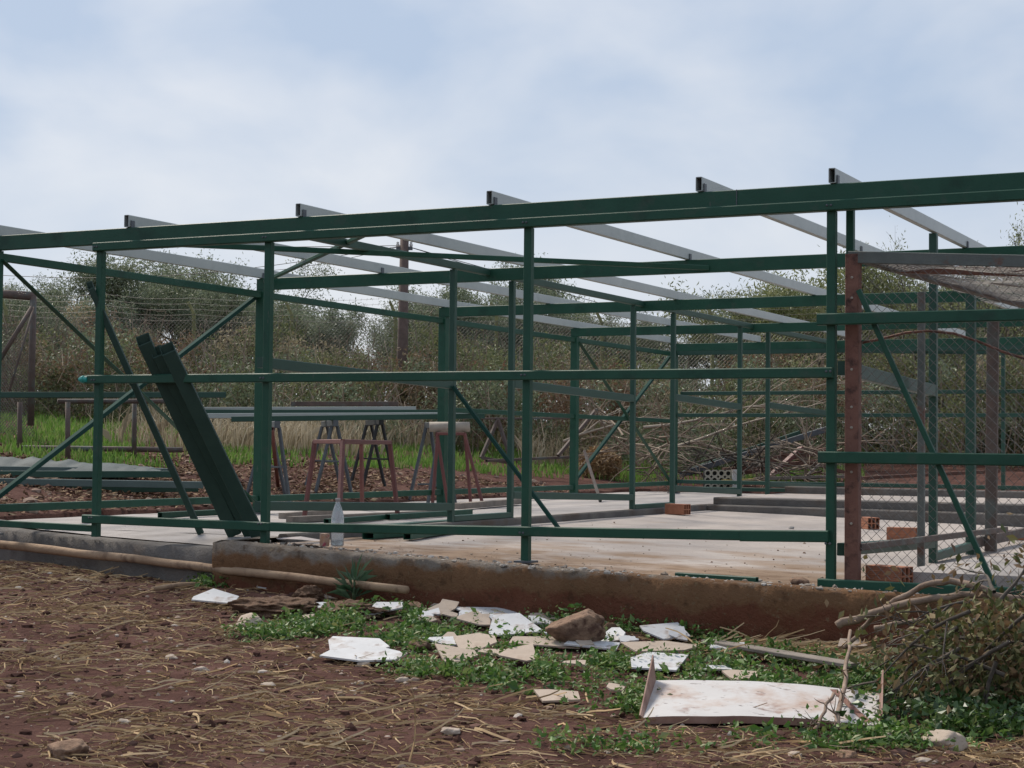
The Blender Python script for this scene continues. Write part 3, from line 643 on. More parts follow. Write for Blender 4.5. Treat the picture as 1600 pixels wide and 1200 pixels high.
# ------------------------------------------------------------------ behind the shed
bk = atd(1128, 774, 26.5); bk.z = hgt(bk.x, bk.y) + .0
sb = empty('screen_block', bk, 'beige patterned concrete screen block with a white end standing by the rear wall', 'concrete block')
ex = Vector((.89, .45, 0)).normalized(); ez = Vector((0, 0, 1)); en = Vector((-.45, .89, 0))
g = Geo(); c = .105
for i in range(4):
    for j in range(3):
        o_ = bk + ex*(-.27+i*c) + ez*(j*c); seg = 12; ctr = o_+ex*c/2+ez*c/2; vs_ = []; fs_ = []
        for k in range(seg):
            t = 2*math.pi*k/seg; dx, dz = math.cos(t), math.sin(t); m_ = max(abs(dx), abs(dz)); vs_ += [ctr+ex*(dx/m_*c/2)+ez*(dz/m_*c/2), ctr+ex*dx*c*.33+ez*dz*c*.33, ctr+ex*dx*c*.33+ez*dz*c*.33+en*.08]
        for k in range(seg): q = (k+1) % seg; fs_ += [(3*k, 3*q, 3*q+1, 3*k+1), (3*k+1, 3*q+1, 3*q+2, 3*k+2)]
        g.add(vs_, fs_)
g.build('block_face', BLOCK, sb)
Geo().prism(bk+ex*.215-en*.005, bk+ex*.215-en*.005+ez*.32, .13, .14, en).build('block_end', BLOCKW, sb)
Geo().prism(bk+ex*-.06+en*.13, bk+ex*-.06+en*.13+ez*.31, .42, .1, en).build('dark_hole_backing', BLACK, sb)  # black backing behind the face, puts the dark of the holes into colour
# pile of old timber and steel
TP = 'old timbers and bars heaped behind the rear wall'
for px0, py0, px1, py1, d, w_, h_, m, lab in [
    (1062, 742, 1300, 668, 31, .07, .09, GREYMETAL, 'longest grey bar slanting up over the timber heap'), (1075, 738, 1250, 678, 31.6, .06, .12, GREEN_FAR, 'dark green bar slanting up behind the longest grey bar'),
    (1195, 752, 1252, 700, 29.5, .09, .06, REDMETAL, 'rust red board slanting steeply across the timber heap'), (1130, 735, 1320, 718, 30.6, .12, .08, WOODRED, 'broad brown timber lying in the heap'),
    (1095, 742, 1210, 735, 29.8, .10, .06, WOODRED, 'short brown plank at the near foot of the heap'), (1150, 728, 1290, 704, 31, .1, .1, WOODRED, 'brown beam tilted within the timber heap'),
    (1220, 708, 1330, 742, 30.2, .08, .06, WOODRED, 'brown plank sloping down toward the rust brown post'), (1180, 748, 1330, 744, 29.4, .14, .05, WOODGREY, 'flat weathered plank at the bottom of the heap'),
    (1262, 742, 1300, 706, 29.6, .04, .03, WOODGREY, 'thin pale lath standing up from the heap'), (1130, 752, 1185, 750, 29, .08, .05, YELLOW, 'short yellowish board on the grass before the heap'),
    (1330, 748, 1560, 736, 28, .08, .05, WOODRED, 'long reddish plank lying behind the chain link')]:
    tag(Geo().prism(atd(px0, py0, d*.91), atd(px1, py1, d*.91+.5), w_, h_).build('old_plank', m), lab, 'plank', TP)
def twigs(geo, p, d, L_, r, depth, spread=.5, droop=.0):
    n_ = 5; pts = [Vector(p)]; dd = Vector(d).normalized()
    for i in range(n_):
        dd = (dd + Vector((random.uniform(-1, 1), random.uniform(-1, 1), random.uniform(-1, 1)))*.16 - Vector((0, 0, droop))).normalized(); pts.append(pts[-1]+dd*L_/n_)
    geo.tube(pts, [r*(1-.75*i/n_) for i in range(n_+1)], 5 if r > .008 else 3, False); tips = [pts[-1]]
    if depth:
        for k in range(random.randint(2, 4)):
            i = random.randint(1, n_); q = (dd + Vector((random.uniform(-1, 1), random.uniform(-1, 1), random.uniform(-.6, .9)))*spread).normalized(); tips += twigs(geo, pts[i], q, L_*random.uniform(.45, .7), r*.55, depth-1, spread, droop)
    return tips
random.seed(21)
for i, (px, py, d, dr, L_, lab) in enumerate([(1050, 700, 27.5, (.75, .3, .25), 2.3, 'pale bare fallen branch arching over the brush behind the main posts'), (1005, 668, 28, (.9, .45, .02), 2.2, 'straight bare branch lying over the brush'), (1080, 690, 27.8, (.5, .2, -.1), 1.6, 'bare forked branch hanging from the brush above the screen block'), (880, 690, 28.5, (.6, .4, .5), 1.5, 'pale twiggy branch in the brush behind the partition')]):
    g = Geo(); twigs(g, atd(px, py, d), dr, L_, .03, 3, .7, .05); tag(g.build('fallen_branch', mat('bleached_branch_%d' % i, [(.25, .20, .15), (.40, .335, .265)], 8, .9), None, True), lab, 'branch')

random.seed(63)
for i, (px0, px1, py0, py1, m_, lab) in enumerate([(1090, 1200, 700, 748, BARK, 'dark tangle of cut branches piled before the rear thicket'), (1200, 1320, 690, 748, TWIG, 'brown tangle of dry branches heaped over the old timbers'), (960, 1060, 680, 735, TWIG, 'pale tangle of bare twigs left of the dark branch heap')]):
    c_ = atd((px0+px1)/2, py1, 27); e = empty('branch_pile', gz(c_.x, c_.y), lab, 'branch pile'); g = Geo()
    for k_ in range(26): twigs(g, atd(random.uniform(px0, px1), random.uniform(py0, py1), random.uniform(26.3, 28)), (random.uniform(-1, 1), random.uniform(-.4, .4), random.uniform(-.25, .4)), random.uniform(.5, 1.3), .018, 2, .7, .04)
    g.build('branches', m_, e, True)
# ------------------------------------------------------------------ boundary fence, pole and cables
fl0, fl1 = atd(-60, 560, 37.5), atd(1700, 560, 37.5); fd = (fl1-fl0); fd.z = 0; fu = fd.normalized()
fence = empty('boundary_fence', gz(fl0.x, fl0.y), 'tall chain link boundary fence with barbed wire in front of the trees', 'fence')
FH = 2.45; posts = []
for px in (8, 165, 302, 455, 617, 775, 940, 1113, 1290, 1460, 1640):
    p = atd(px, 560, 37.5); p.z = hgt(p.x, p.y)-.1; top = Vector((p.x, p.y, 3.55 + .1*math.sin(px))); posts.append(top)
    g = Geo(); g.prism(p, top, .07, .07, fu); g.prism(top-Vector((0, 0, .02)), top-fu*.13+Vector((0, 0, .25)), .06, .06, fu); g.build('post', LICHEN, fence)
zb = min(p.z for p in posts)
mg = Geo(); mesh_wires(mg, Vector((fl0.x, fl0.y, 1.2))-FW*.05, fu, (0, 0, 1), fd.length, 2.3, .085, .003, .03); tag(mg.build('chain_link', WIRE, fence), kind='stuff')
for k in range(5):
    g = Geo(); off = -fu*.0+Vector((0, 0, -.15+.12*k)); pts = []
    for a, b in zip(posts[:-1], posts[1:]):
        for i in range(6): u = i/6; pts.append(a.lerp(b, u)+off-Vector((0, 0, .05*math.sin(math.pi*u)))-FW*.06)
    g.tube(pts, .0035, 3, False)
    for i in range(0, len(pts)*3): # barbs
        q = pts[min(i//3, len(pts)-2)].lerp(pts[min(i//3+1, len(pts)-1)], (i % 3)/3); g.tube([q-Vector((0, 0, .03)), q+Vector((0.02, 0, .03))], .0025, 3, False)
    g.build('barbed_wire', WIRE, fence)
pb = atd(627, 660, 33.5); pb.z = hgt(pb.x, pb.y)-.2; pt = atd(632, 374, 33.5); pt.x += .0
pole = empty('utility_pole', pb, 'brown wooden utility pole with cables fixed to its top', 'pole')
Geo().tube([pb, pb.lerp(pt, .5), pt], [.12, .105, .085], 10).build('pole_shaft', POLE, pole, True)
brk = Geo().prism(pt-RT*.16-Vector((0, 0, .18)), pt+RT*.16-Vector((0, 0, .18)), .05, .06).build('bracket', GREYMETAL, pole)
for s_ in (-1, 1): Geo().lathe([(.012, 0), (.03, .01), (.034, .05), (.02, .07), (.03, .09), (0, .11)], pt+RT*.13*s_-Vector((0, 0, .15)), 10).build('insulator', BLOCKW, brk, True)
for px1, py1, d1, sg in ((1080, 490, 40, .1), (1330, 560, 46, .2), (-80, 425, 40, .35), (-80, 372, 38, .1), (300, 425, 45, .2)):
    q = atd(px1, py1, d1); a = pt-Vector((0, 0, .12)); pts = [a.lerp(q, i/12)-Vector((0, 0, sg*math.sin(math.pi*i/12))) for i in range(13)]; Geo().tube(pts, .007, 4, False).build('cable', BLACK, pole, True)

# ------------------------------------------------------------------ leaves
def leaf_mesh(C, size, aspect, up_bias=0.0, flat_=0.0, droop=0.0, six=False):
    """diamond leaf faces at centres C: returns V, F"""
    C = np.asarray(C, np.float64); n = len(C); size = np.broadcast_to(size, (n,))*NP.uniform(.6, 1.35, n)
    a = NP.normal(size=(n, 3)); a[:, 2] += up_bias - droop; a[:, 2] *= (1-flat_); a /= np.linalg.norm(a, axis=1)[:, None]
    b = NP.normal(size=(n, 3)); b[:, 2] *= (1-flat_); b -= a*(a*b).sum(1)[:, None]; b /= np.linalg.norm(b, axis=1)[:, None]
    c = np.cross(a, b); l = (size/2)[:, None]; w_ = l*aspect
    V = np.stack([C-a*l, C-a*l*.1+b*w_+c*l*.12, C+a*l-c*l*.15, C-a*l*.1-b*w_+c*l*.12], 1).reshape(-1, 3)
    return V, np.arange(n*4).reshape(n, 4)
def sph(n): 
    a = NP.normal(size=(n, 3)); return a/np.linalg.norm(a, axis=1)[:, None]
def make_tree(name, h, spread, nleaf, seed, leafm, lean_=0.0, sparse=False):
    random.seed(seed); g = Geo(); tips = []
    nst = random.randint(4, 6) if not sparse else 3
    for s_ in range(nst):
        t = 2*math.pi*s_/nst + random.random(); d = Vector((math.cos(t)*.75*spread/h+lean_, math.sin(t)*.75*spread/h, 1)); tips += rec(g, Vector((0, 0, -.1)), d, h*random.uniform(.30, .52), .07*h/5, 4, spread/h)
    T = np.array([tuple(t) for t in tips]); sel = NP.integers(0, len(T), nleaf); 
    jit = NP.normal(size=(nleaf, 3))*np.array([.17, .17, .15])*(h/5)*(.7 if sparse else 1)
    C = T[sel]+jit; C = C[C[:, 2] > h*.05]; V, F = leaf_mesh(C, (.10*h/5 if not sparse else .08), .30, up_bias=.5)
    return g, V, F
def rec(g, p, d, L_, r, depth, sp):
    n_ = 4; pts = [p]; dd = d.normalized()
    for i in range(n_):
        dd = (dd + Vector((random.uniform(-1, 1), random.uniform(-1, 1), random.uniform(-.5, .9)))*.17).normalized(); pts.append(pts[-1]+dd*L_/n_)
    g.tube(pts, [r*(1-.5*i/n_) for i in range(n_+1)], 5 if r > .02 else 3, False)
    out_ = [pts[-1], pts[-2]] + pts[1:3]*(depth < 2) if depth < 4 else []
    if depth:
        for k in range(3 if depth > 1 else 4):
            i = random.randint(2, n_); q = (dd + Vector((random.uniform(-1, 1), random.uniform(-1, 1), random.uniform(-.35, .8)))*(.62+.3*sp)).normalized(); out_ += rec(g, pts[i], q, L_*random.uniform(.5, .72), r*.52, depth-1, sp)
    return out_
TREES = [  # px, top py, distance, spread, label, material, sparse
 (205, 398, 43, 2.6, 'tall grey green olive tree rising behind the far front post', 0), (345, 396, 44, 2.4, 'tall olive tree with upright shoots left of the thick front post', 0), (275, 420, 46, 2.2, 'olive tree half hidden between the two tall olives', 0),
 (85, 448, 42, 2.6, 'bushy olive tree behind the old wire pen', 0), (-10, 440, 44, 2.2, 'olive tree cut by the edge of the picture above the pen', 0), (470, 468, 43, 2.2, 'low rounded olive tree beside the thick front post', 0), (140, 470, 40, 2.0, 'smaller olive tree before the tall one near the pen', 0),
 (655, 450, 42, 2.0, 'olive tree just behind the utility pole', 0), (725, 446, 43, 2.4, 'broad olive tree between the utility pole and the partition', 0), (812, 408, 45, 1.6, 'slim tree whose tip rises above the second roof beam', 0), (905, 488, 42, 2.4, 'olive tree behind the braced part of the side wall', 0), (995, 500, 43, 2.2, 'olive tree showing between two partition posts', 0),
 (1155, 455, 42, 2.4, 'olive tree above the rear rails before the corner post', 0), (1260, 408, 40, 2.2, 'loose olive tree right behind the corner post', 1), (1385, 425, 42, 2.6, 'light green tree behind the rust brown post and chain link', 1), (1470, 360, 36, 1.5, 'tall thin sparse tree above the cage roof', 2), (1555, 335, 37, 1.6, 'sparse tree with the highest shoots near the picture edge', 2), (1590, 430, 41, 2.6, 'dense dark tree behind the far end of the cage', 0), (1660, 400, 40, 2.4, 'tree leaning in from beyond the picture edge', 1)]
TREES += [(40, 478, 47, 2.0, 'small olive far behind the rusty pen frame', 0), (415, 462, 48, 1.9, 'small olive just showing beside the thick front post under the roof edge', 0), (600, 508, 48, 1.8, 'low olive in the gap before the utility pole', 1), (775, 480, 46, 2.0, 'olive between the two nearest partition posts', 0), (860, 474, 48, 1.9, 'pale olive just past the tallest middle post of the front wall', 1), (950, 505, 47, 2.0, 'low olive over the crossed side brace', 0), (1205, 472, 46, 2.2, 'olive under the second beam before the corner post', 0), (1320, 452, 46, 2.2, 'olive behind the top of the rust brown post', 1), (1440, 448, 46, 2.2, 'olive showing through the chain link under the cage roof', 0), (1520, 440, 45, 2.2, 'dark olive behind the cage beside the sparse trees', 0)]
TREES += [(-150, 430, 43, 2.4, 'olive beyond the far end of the fence, nearest the old pen', 0), (-330, 450, 44, 2.4, 'olive midway along the hedge past the old pen', 0), (-520, 420, 43, 2.4, 'last olive of the hedge past the old pen', 0)]
variants = {}
for i, (px, ty, d, spd, lab, kind) in enumerate(TREES):
    top = atd(px, ty, d); base = gz(top.x, top.y, -.1); h = top.z-base.z
    key = (kind, i % 3)
    root = empty('olive_tree' if kind < 2 else 'slender_tree', base, lab, 'tree', 'trees beyond the boundary fence')
    if key not in variants:
        g, V, F = make_tree('t', 5.0, [4.4, 4.4, 2.4][kind], [30000, 25000, 3400][kind], 100+i, None, sparse=kind == 2)
        tr = mesh_obj('trunk', g.v, g.f, BARK, None, True); cr = np_mesh('crown', V, F, [OLIVE, OLIVE2, OLIVE2][kind])
        zmax = float(np.percentile(V[:, 2], 99.7)); variants[key] = (tr, cr, zmax)
    else: tr, cr, zmax = variants[key]; tr = link(tr.copy()); cr = link(cr.copy())
    tr.parent = root; cr.parent = root; s_ = h/zmax; root.scale = (s_*spd/2.2, s_*spd/2.2, s_); root.rotation_euler[2] = i*1.7
bc = atd(938, 700, 28.2); bc.z = hgt(bc.x, bc.y)
V, F = leaf_mesh(sph(2600)*NP.uniform(.5, 1.05, 2600)[:, None]*np.array([.36, .3, .30])+np.array([bc.x, bc.y, bc.z+.2]), .10, .2)
tag(np_mesh('bracken_clump', V, F, mat('orange_bracken', [(.22, .12, .05), (.36, .23, .11), (.46, .33, .18)], rough=.9, island=True, pos=(0, 1))), 'orange brown clump of dead bracken in the brush', 'bracken')
# thicket of brambles along the fence
PROF = [(-120, 455), (0, 462), (100, 475), (170, 458), (300, 495), (420, 480), (480, 490), (535, 528), (592, 535), (640, 490), (700, 472), (760, 490), (850, 498), (950, 520), (1030, 528), (1065, 572), (1115, 575), (1145, 528), (1200, 505), (1300, 485), (1450, 500), (1600, 480), (1750, 480)]
def prof(x):
    for (a, ya), (b, yb) in zip(PROF[:-1], PROF[1:]):
        if a <= x <= b: return ya+(yb-ya)*(x-a)/(b-a)
    return 500
random.seed(5); CC = []; CG = []; CI = []; tw = Geo()
for k in range(1250):
    px = random.uniform(-110, 1730) if k < 900 else random.choice((random.uniform(-800, -110), random.uniform(1730, 2100))); d = random.uniform(30.5, 39); f = random.random()
    b = atd(px, 640, d); gzv = hgt(b.x, b.y, False); tz = at(px, prof(px)+10, d=d).z*(.80+.2*(d-30.5)/8.5) + random.uniform(-.25, .1); z = gzv + .1 + (tz-gzv-.1)*f**.8; rr = random.uniform(.28, .62)
    if px > 1000 and d < 33 and random.random() < .3: continue
    n_ = int(300*rr/.45); P = sph(n_)*rr*NP.uniform(.35, 1.12, n_)[:, None]*np.array([1, 1, .85]) + np.array([b.x, b.y, max(z-rr*.5, gzv+.15)])
    (CG if (noise.noise((px*.008, d*.3, z*.8)) > .12 and z < gzv+1.6) or random.random() < .12 else CC).append(P)
    if random.random() < .75:
        p = Vector((b.x, b.y, gzv)); tip = Vector((b.x+random.uniform(-.5, .5), b.y+random.uniform(-.5, .5), tz+random.uniform(-.2, .35))); mid = p.lerp(tip, .6)+Vector((random.uniform(-.2, .2), 0, .2)); tw.tube([p, mid, tip, tip+Vector((random.uniform(-.4, .4), random.uniform(-.3, .3), random.uniform(-.25, .2)))], [.012, .009, .006, .003], 3, False)
for nm, arr, ms, sz, lab in (('bramble_thicket', CC, BRAMS, .082, 'brown and green bramble thicket along the fence'), ('green_shrubs', CG, [BRAMG], .088, 'grey green leafy growth in the thicket')):
    A = np.concatenate(arr); V, F = leaf_mesh(A, sz, .42, up_bias=.2); o = np_mesh(nm, V, F, ms[0]); tag(o, lab, 'thicket', kind='stuff')
    if len(ms) > 1:      # each clump of growth has its own kind of leaf
        for m_ in ms[1:]: o.data.materials.append(m_)
        idx = []
        for q in arr:
            c_ = q.mean(0)
            r_ = noise.noise((c_[0]*.30, c_[1]*.30, c_[2]*.8))+random.gauss(0, .2); hi = c_[2]-hgt(c_[0], c_[1], False)
            idx += [1 if r_ > .05 or (hi > 1.5 and random.random() < .5) else 4 if r_ > -.06 else 2 if r_ > -.14 else 0 if r_ > -.28 else 3]*len(q)
        o.data.polygons.foreach_set('material_index', np.array(idx, np.int32))
for k in range(900):
    px = random.uniform(-60, 1700); d = random.uniform(29, 34); p = atd(px, 640, d); p.z = hgt(p.x, p.y, False)+random.uniform(0, 1.2)
    q = p+Vector((random.uniform(-.7, .7), random.uniform(-.4, .4), random.uniform(.1, .9))); tw.tube([p, p.lerp(q, .5)+Vector((0, 0, random.uniform(0, .2))), q], [.008, .006, .003], 3, False)
tag(tw.build('thicket_stems', TWIG), 'dry tangled stems of the thicket', 'stems', kind='stuff')

# ------------------------------------------------------------------ grass
def blades(P, h, wdt, lean_=.35, kink=.5):
    n = len(P); h = h*NP.uniform(.5, 1.4, n); t = NP.uniform(0, 2*np.pi, n); dr = np.stack([np.cos(t), np.sin(t), np.zeros(n)], 1); t2 = NP.uniform(0, 2*np.pi, n); sd_ = np.stack([np.cos(t2), np.sin(t2), np.zeros(n)], 1)*wdt/2
    ln = NP.uniform(0, lean_, n)[:, None]; up = np.array([0, 0, 1.]); m_ = P+up*h[:, None]*.55+dr*ln*h[:, None]*.35; e_ = P+up*h[:, None]*(1-.25*ln)+dr*ln*h[:, None]*(1+kink)
    V = np.stack([P-sd_, P+sd_, m_+sd_*.8, e_, m_-sd_*.8], 1).reshape(-1, 3); return V, np.arange(n*5).reshape(n, 5)
def scatter(n, test, box):
    o = []
    while len(o) < n:
        x = random.uniform(box[0], box[1]); y = random.uniform(box[2], box[3])
        if test(x, y): o.append((x, y, hgt(x, y)-.005))
    return np.array(o)
def to_px(x, y, z):
    d = Vector((x, y, z))-CAM; q = d.dot(FW); return (800+FPX*d.dot(RT)/q, 600-FPX*d.dot(UP)/q, q)
def grassy(x, y):
    if x > -1.6 and y < 15.5: return False
    px, py, q = to_px(x, y, hgt(x, y, False))
    if q < 14 or px < -500 or px > 1350: return False
    d = (-x-1.2)*.8 if y < 16 else 9
    e = 2.9+1.0*noise.noise((x*.25, y*.25, 0)) - sst(500, 1000, px)*2.2
    return (-x-1.0)+max(0, y-15.5)*1.5 > e and random.random() < .12+.88*sst(-.2, .25, noise.noise((x*.7, y*.7, 4))+.3*noise.noise((x*2.5, y*2.5, 4)))
random.seed(11)
V, F = blades(scatter(64000, grassy, (-20, 4, 1, 30)), .12, .022); tag(np_mesh('green_grass', V, F, GRASS), 'bright green grass on the bank beyond the side wall', 'grass', kind='stuff')
def drytest(x, y):
    px, py, q = to_px(x, y, hgt(x, y, False)); 
    return 24 < q < 33 and -50 < px < 1000 and (-x-1) > 4.5-2*sst(400, 900, px) and noise.noise((x*.3, y*.3, 9)) > (-.25 if 400 < px < 900 else .22)
V, F = blades(scatter(5200, drytest, (-16, 2, 8, 28)), .55, .011, .6); tag(np_mesh('dry_grass', V, F, DRYG), 'tall pale dry grass stalks in front of the thicket', 'grass', kind='stuff')

# ------------------------------------------------------------------ foreground litter
fgq = [ghit(-60, 872), ghit(1660, 1000), ghit(1660, 1215), ghit(-60, 1215)]
def fg_point(pw=1.0):
    u = random.random(); v_ = random.random()**pw; a = fgq[0].lerp(fgq[1], u); b = fgq[3].lerp(fgq[2], u); p = b.lerp(a, v_); return p
PATCH = [(600, 985, 150, 28, 1), (480, 990, 110, 18, .7), (760, 1010, 110, 22, .9), (700, 1045, 90, 14, .6), (880, 1045, 190, 36, 1), (1010, 1050, 150, 35, 1), (840, 1000, 80, 25, .8), (1130, 1050, 190, 34, 1), (1240, 1068, 150, 30, 1), (345, 917, 45, 9, 1), (900, 965, 70, 16, 1), (1010, 972, 110, 16, .9), (1120, 985, 80, 14, .9), (960, 1090, 120, 25, .7), (1080, 1165, 220, 18, .4), (1330, 1158, 150, 18, .5), (1480, 1120, 160, 45, 1), (1560, 1090, 120, 50, 1), (1350, 1065, 70, 30, .8), (1420, 1080, 70, 40, 1), (640, 900, 60, 8, .5), (420, 905, 70, 6, .5)]
def greenness(px, py):
    g_ = 0
    for cx, cy, rx, ry, k in PATCH:
        q = ((px-cx)/rx)**2+((py-cy)/ry)**2
        if q < 1.6: g_ = max(g_, k*(1-q/1.6))
    return g_
# straw and dead stems
def strands(n, test, lmin, lmax, rad, zoff=.004):
    g = []; Fs = []; cnt = 0
    while cnt < n:
        p = fg_point(.85)
        if not test(p): continue
        L_ = lmin*(lmax/lmin)**(random.random()**1.8); t = random.gauss(.35, .75); k = random.gauss(0, 1.1); pts = []; x, y = p.x, p.y; lift = random.random()**4*L_*.35
        for i in range(5):
            u = i/4; pts.append((x, y, hgt(x, y)+zoff+lift*math.sin(math.pi*min(1, u*1.1))*1.0 if lift < .03 else hgt(x, y)+zoff+lift*u)); x += math.cos(t)*L_/4; y += math.sin(t)*L_/4; t += k/4+random.gauss(0, .12)
        r = rad*random.uniform(.5, 1.5)*(1+.8*(L_ > .2)); b = len(g)
        for i, q in enumerate(pts):
            rr = r*(1-.12*i); ct, st_ = -math.sin(t), math.cos(t)
            g += [(q[0]+ct*rr, q[1]+st_*rr, q[2]-rr*.3), (q[0]-ct*rr, q[1]-st_*rr, q[2]-rr*.3), (q[0], q[1], q[2]+rr*1.1)]
        for i in range(4):
            for a in range(3): c = (a+1) % 3; Fs.append((b+3*i+a, b+3*i+c, b+3*i+3+c, b+3*i+3+a))
        cnt += 1
    return np.array(g), np.array(Fs)
def strawy(p):
    px, py, q = to_px(*p)
    return random.random() < .30+.70*sst(-.10, .40, noise.noise((p.x*.9+p.y*.3, p.y*2.0, 6))+.22*noise.noise((p.x*4, p.y*6, 2))) and (greenness(px, py) < .4 or random.random() < .12)
random.seed(77)
V, F = strands(12500, strawy, .02, .27, .0028); tag(np_mesh('straw_litter', V, F, STRAW), 'dry straw and dead stems strewn over the soil', 'straw', kind='stuff')
def strawpile(p):
    px, py, q = to_px(*p); return ((px-1215)/130)**2+((py-1018)/16)**2 < 1 or ((px-1345)/50)**2+((py-1015)/25)**2 < 1
V, F = strands(900, strawpile, .1, .4, .003, .02); tag(np_mesh('straw_heap', V, F, STRAW), 'thin heap of straw beside the weathered plank', 'straw', kind='stuff')
# pebbles and clods
ico = [(0, 0, 1), (.89, 0, .45), (.28, .85, .45), (-.72, .53, .45), (-.72, -.53, .45), (.28, -.85, .45), (.72, .53, -.45), (-.28, .85, -.45), (-.89, 0, -.45), (-.28, -.85, -.45), (.72, -.53, -.45), (0, 0, -1)]
icf = [(0, 1, 2), (0, 2, 3), (0, 3, 4), (0, 4, 5), (0, 5, 1), (1, 6, 2), (2, 7, 3), (3, 8, 4), (4, 9, 5), (5, 10, 1), (6, 7, 2), (7, 8, 3), (8, 9, 4), (9, 10, 5), (10, 6, 1), (11, 7, 6), (11, 8, 7), (11, 9, 8), (11, 10, 9), (11, 6, 10)]
ico = np.array(ico); icf = np.array(icf)
def pebbles(name, n, m, s0, s1, label, pts=None):
    Vs, Fs = [], []
    for i in range(n):
        p = pts(i) if pts else fg_point(.8); s_ = s0*(s1/s0)**(random.random()**2.2); v = ico*(1+NP.normal(size=(12, 1))*.2)*np.array([s_*random.uniform(.8, 1.6), s_*random.uniform(.7, 1.2), s_*random.uniform(.4, .8)])
        t = random.uniform(0, 6.28); c, s2 = math.cos(t), math.sin(t); v = np.stack([v[:, 0]*c-v[:, 1]*s2, v[:, 0]*s2+v[:, 1]*c, v[:, 2]], 1)+np.array([p.x, p.y, p.z+s_*.15]); Vs.append(v); Fs.append(icf+12*i)
    return tag(np_mesh(name, np.concatenate(Vs), np.concatenate(Fs), m), label, 'gravel', kind='stuff')
def gp(i): p = fg_point(.8); return gz(p.x, p.y)
pebbles('gravel', 1700, PEBBLE, .004, .022, 'small pebbles scattered over the soil', gp)
CLOD = mat('soil_clods', [(.055, .029, .023), (.095, .052, .042), (.14, .082, .066)], rough=.98, spec=.04, island=True, pos=(0, 1))
pebbles('soil_clods', 4200, CLOD, .006, .03, 'crumbled clods of red brown soil', gp)
def bp_(i):
    while True:
        px = random.uniform(0, 1050); d = random.uniform(15, 26); p = atd(px, 740, d)
        if p.x < -.95 or p.y > 15: return gz(p.x, p.y)
pebbles('rubble', 1100, mat('rubble_stone', [(.11, .065, .05), (.20, .13, .10), (.32, .24, .19)], rough=.95, island=True, pos=(0, 1), spec=.1), .012, .06, 'stones and rubble on the soil beyond the side wall', bp_)
random.seed(91); lp = []
while len(lp) < 9000:
    px = random.uniform(0, 1060); p = atd(px, 740, random.uniform(14, 25))
    if p.x < -1.0 and noise.noise((p.x*.9, p.y*.9, 3))+.4*noise.noise((p.x*3, p.y*3, 1)) > random.uniform(-.5, .25): lp.append((p.x, p.y, hgt(p.x, p.y)+random.uniform(.005, .03)))
V, F = leaf_mesh(np.array(lp), .07, .4, flat_=.75); tag(np_mesh('leaf_litter', V, F, mat('dry_leaf_litter', [(.09, .05, .035), (.17, .10, .065), (.27, .18, .11), (.36, .27, .17)], rough=.9, island=True, pos=(0, 1), spec=.1)), 'dry leaf litter on the soil beyond the side wall', 'leaf litter', kind='stuff')
def edgep(i): x = random.uniform(2.4, 8.5); y = -.40+.33*(x < 4.7)*(4.7-x)/2.4 + random.uniform(.0, .26); return Vector((x, y, zA(x)+.012))
pebbles('crumbled_concrete', 700, mat('concrete_crumbs', [(.22, .17, .13), (.34, .30, .26), (.42, .39, .36)], rough=.95, island=True, pos=(0, 1)), .004, .022, 'crumbs of concrete along the broken slab edge', edgep)
def slabp(i): 
    x = random.uniform(2.5, 8.4); y = -.2+5.5*random.random()**2.2; return Vector((x, y, zA(x)+.003))
pebbles('slab_grit', 900, mat('slab_grit', [(.20, .13, .09), (.30, .23, .17), (.40, .36, .31)], rough=.95, island=True, pos=(0, 1), spec=.1), .002, .010, 'grit and crumbs of soil on the floor slab', slabp)
random.seed(15)
stones = [(105, 1182, .085, ROCK, 'long flat ochre stone at the bottom edge on the soil'), (375, 1035, .0, None, ''), (268, 1030, .028, ROCKP, 'small square pale stone alone on bare soil'), (312, 1047, .035, ROCKP, 'pale angular stone beside the long stalks'), (127, 906, .03, ROCKP, 'small round pale stone near the long pole'), (28, 918, .03, ROCKG, 'grey stone at the picture edge near the pole'), (390, 980, .09, ROCKP, 'flat pale stone before the clumps of dry sod'), (487, 961, .055, ROCK, 'tan stone between the two dry sod clumps'), (590, 931, .075, ROCK, 'tan stone under the spiky plant'), (648, 960, .075, ROCK, 'large tan stone beside the small white shard'), (652, 1016, .075, ROCK, 'rounded brown stone behind the big white shard'), (568, 1040, .035, ROCKP, 'pale stone in front of the big white shard'), (965, 985, .06, ROCKP, 'pale lump of rock beside the big brown boulder'), (1208, 982, .05, ROCKG, 'grey white rock against the foundation wall'), (1130, 980, .055, ROCK, 'brown stone half hidden in weeds by the foundation wall'), (1020, 1050, .03, ROCK, 'small round brown stone behind the raised flap of the white panel'), (1395, 1160, .05, ROCKG, 'grey white block of stone at the corner of the white panel'), (1475, 1168, .075, ROCKP, 'large pinkish stone below the branch heap'), (1325, 1185, .045, ROCK, 'ochre stone near the bottom below the white panel'), (1448, 1190, .03, ROCKP, 'small pale stone at the bottom under the pinkish stone'), (1243, 1188, .03, ROCKP, 'flat pale stone at the bottom before the white panel'), (560, 1065, .025, ROCKP, 'small pale stone on the soil below the big white shard'), (705, 1150, .04, ROCKP, 'flat pinkish stone near the dead upright stalk'), (745, 1062, .03, ROCKP, 'pale stone at the lower edge of the weeds'), (195, 1130, .03, ROCKP, 'tan stone on the soil above the long ochre stone'), (630, 1062, .03, ROCKP, 'flat tan stone among stalks below the big white shard'), (420, 1072, .03, ROCKP, 'pale long chip lying in the straw band')]
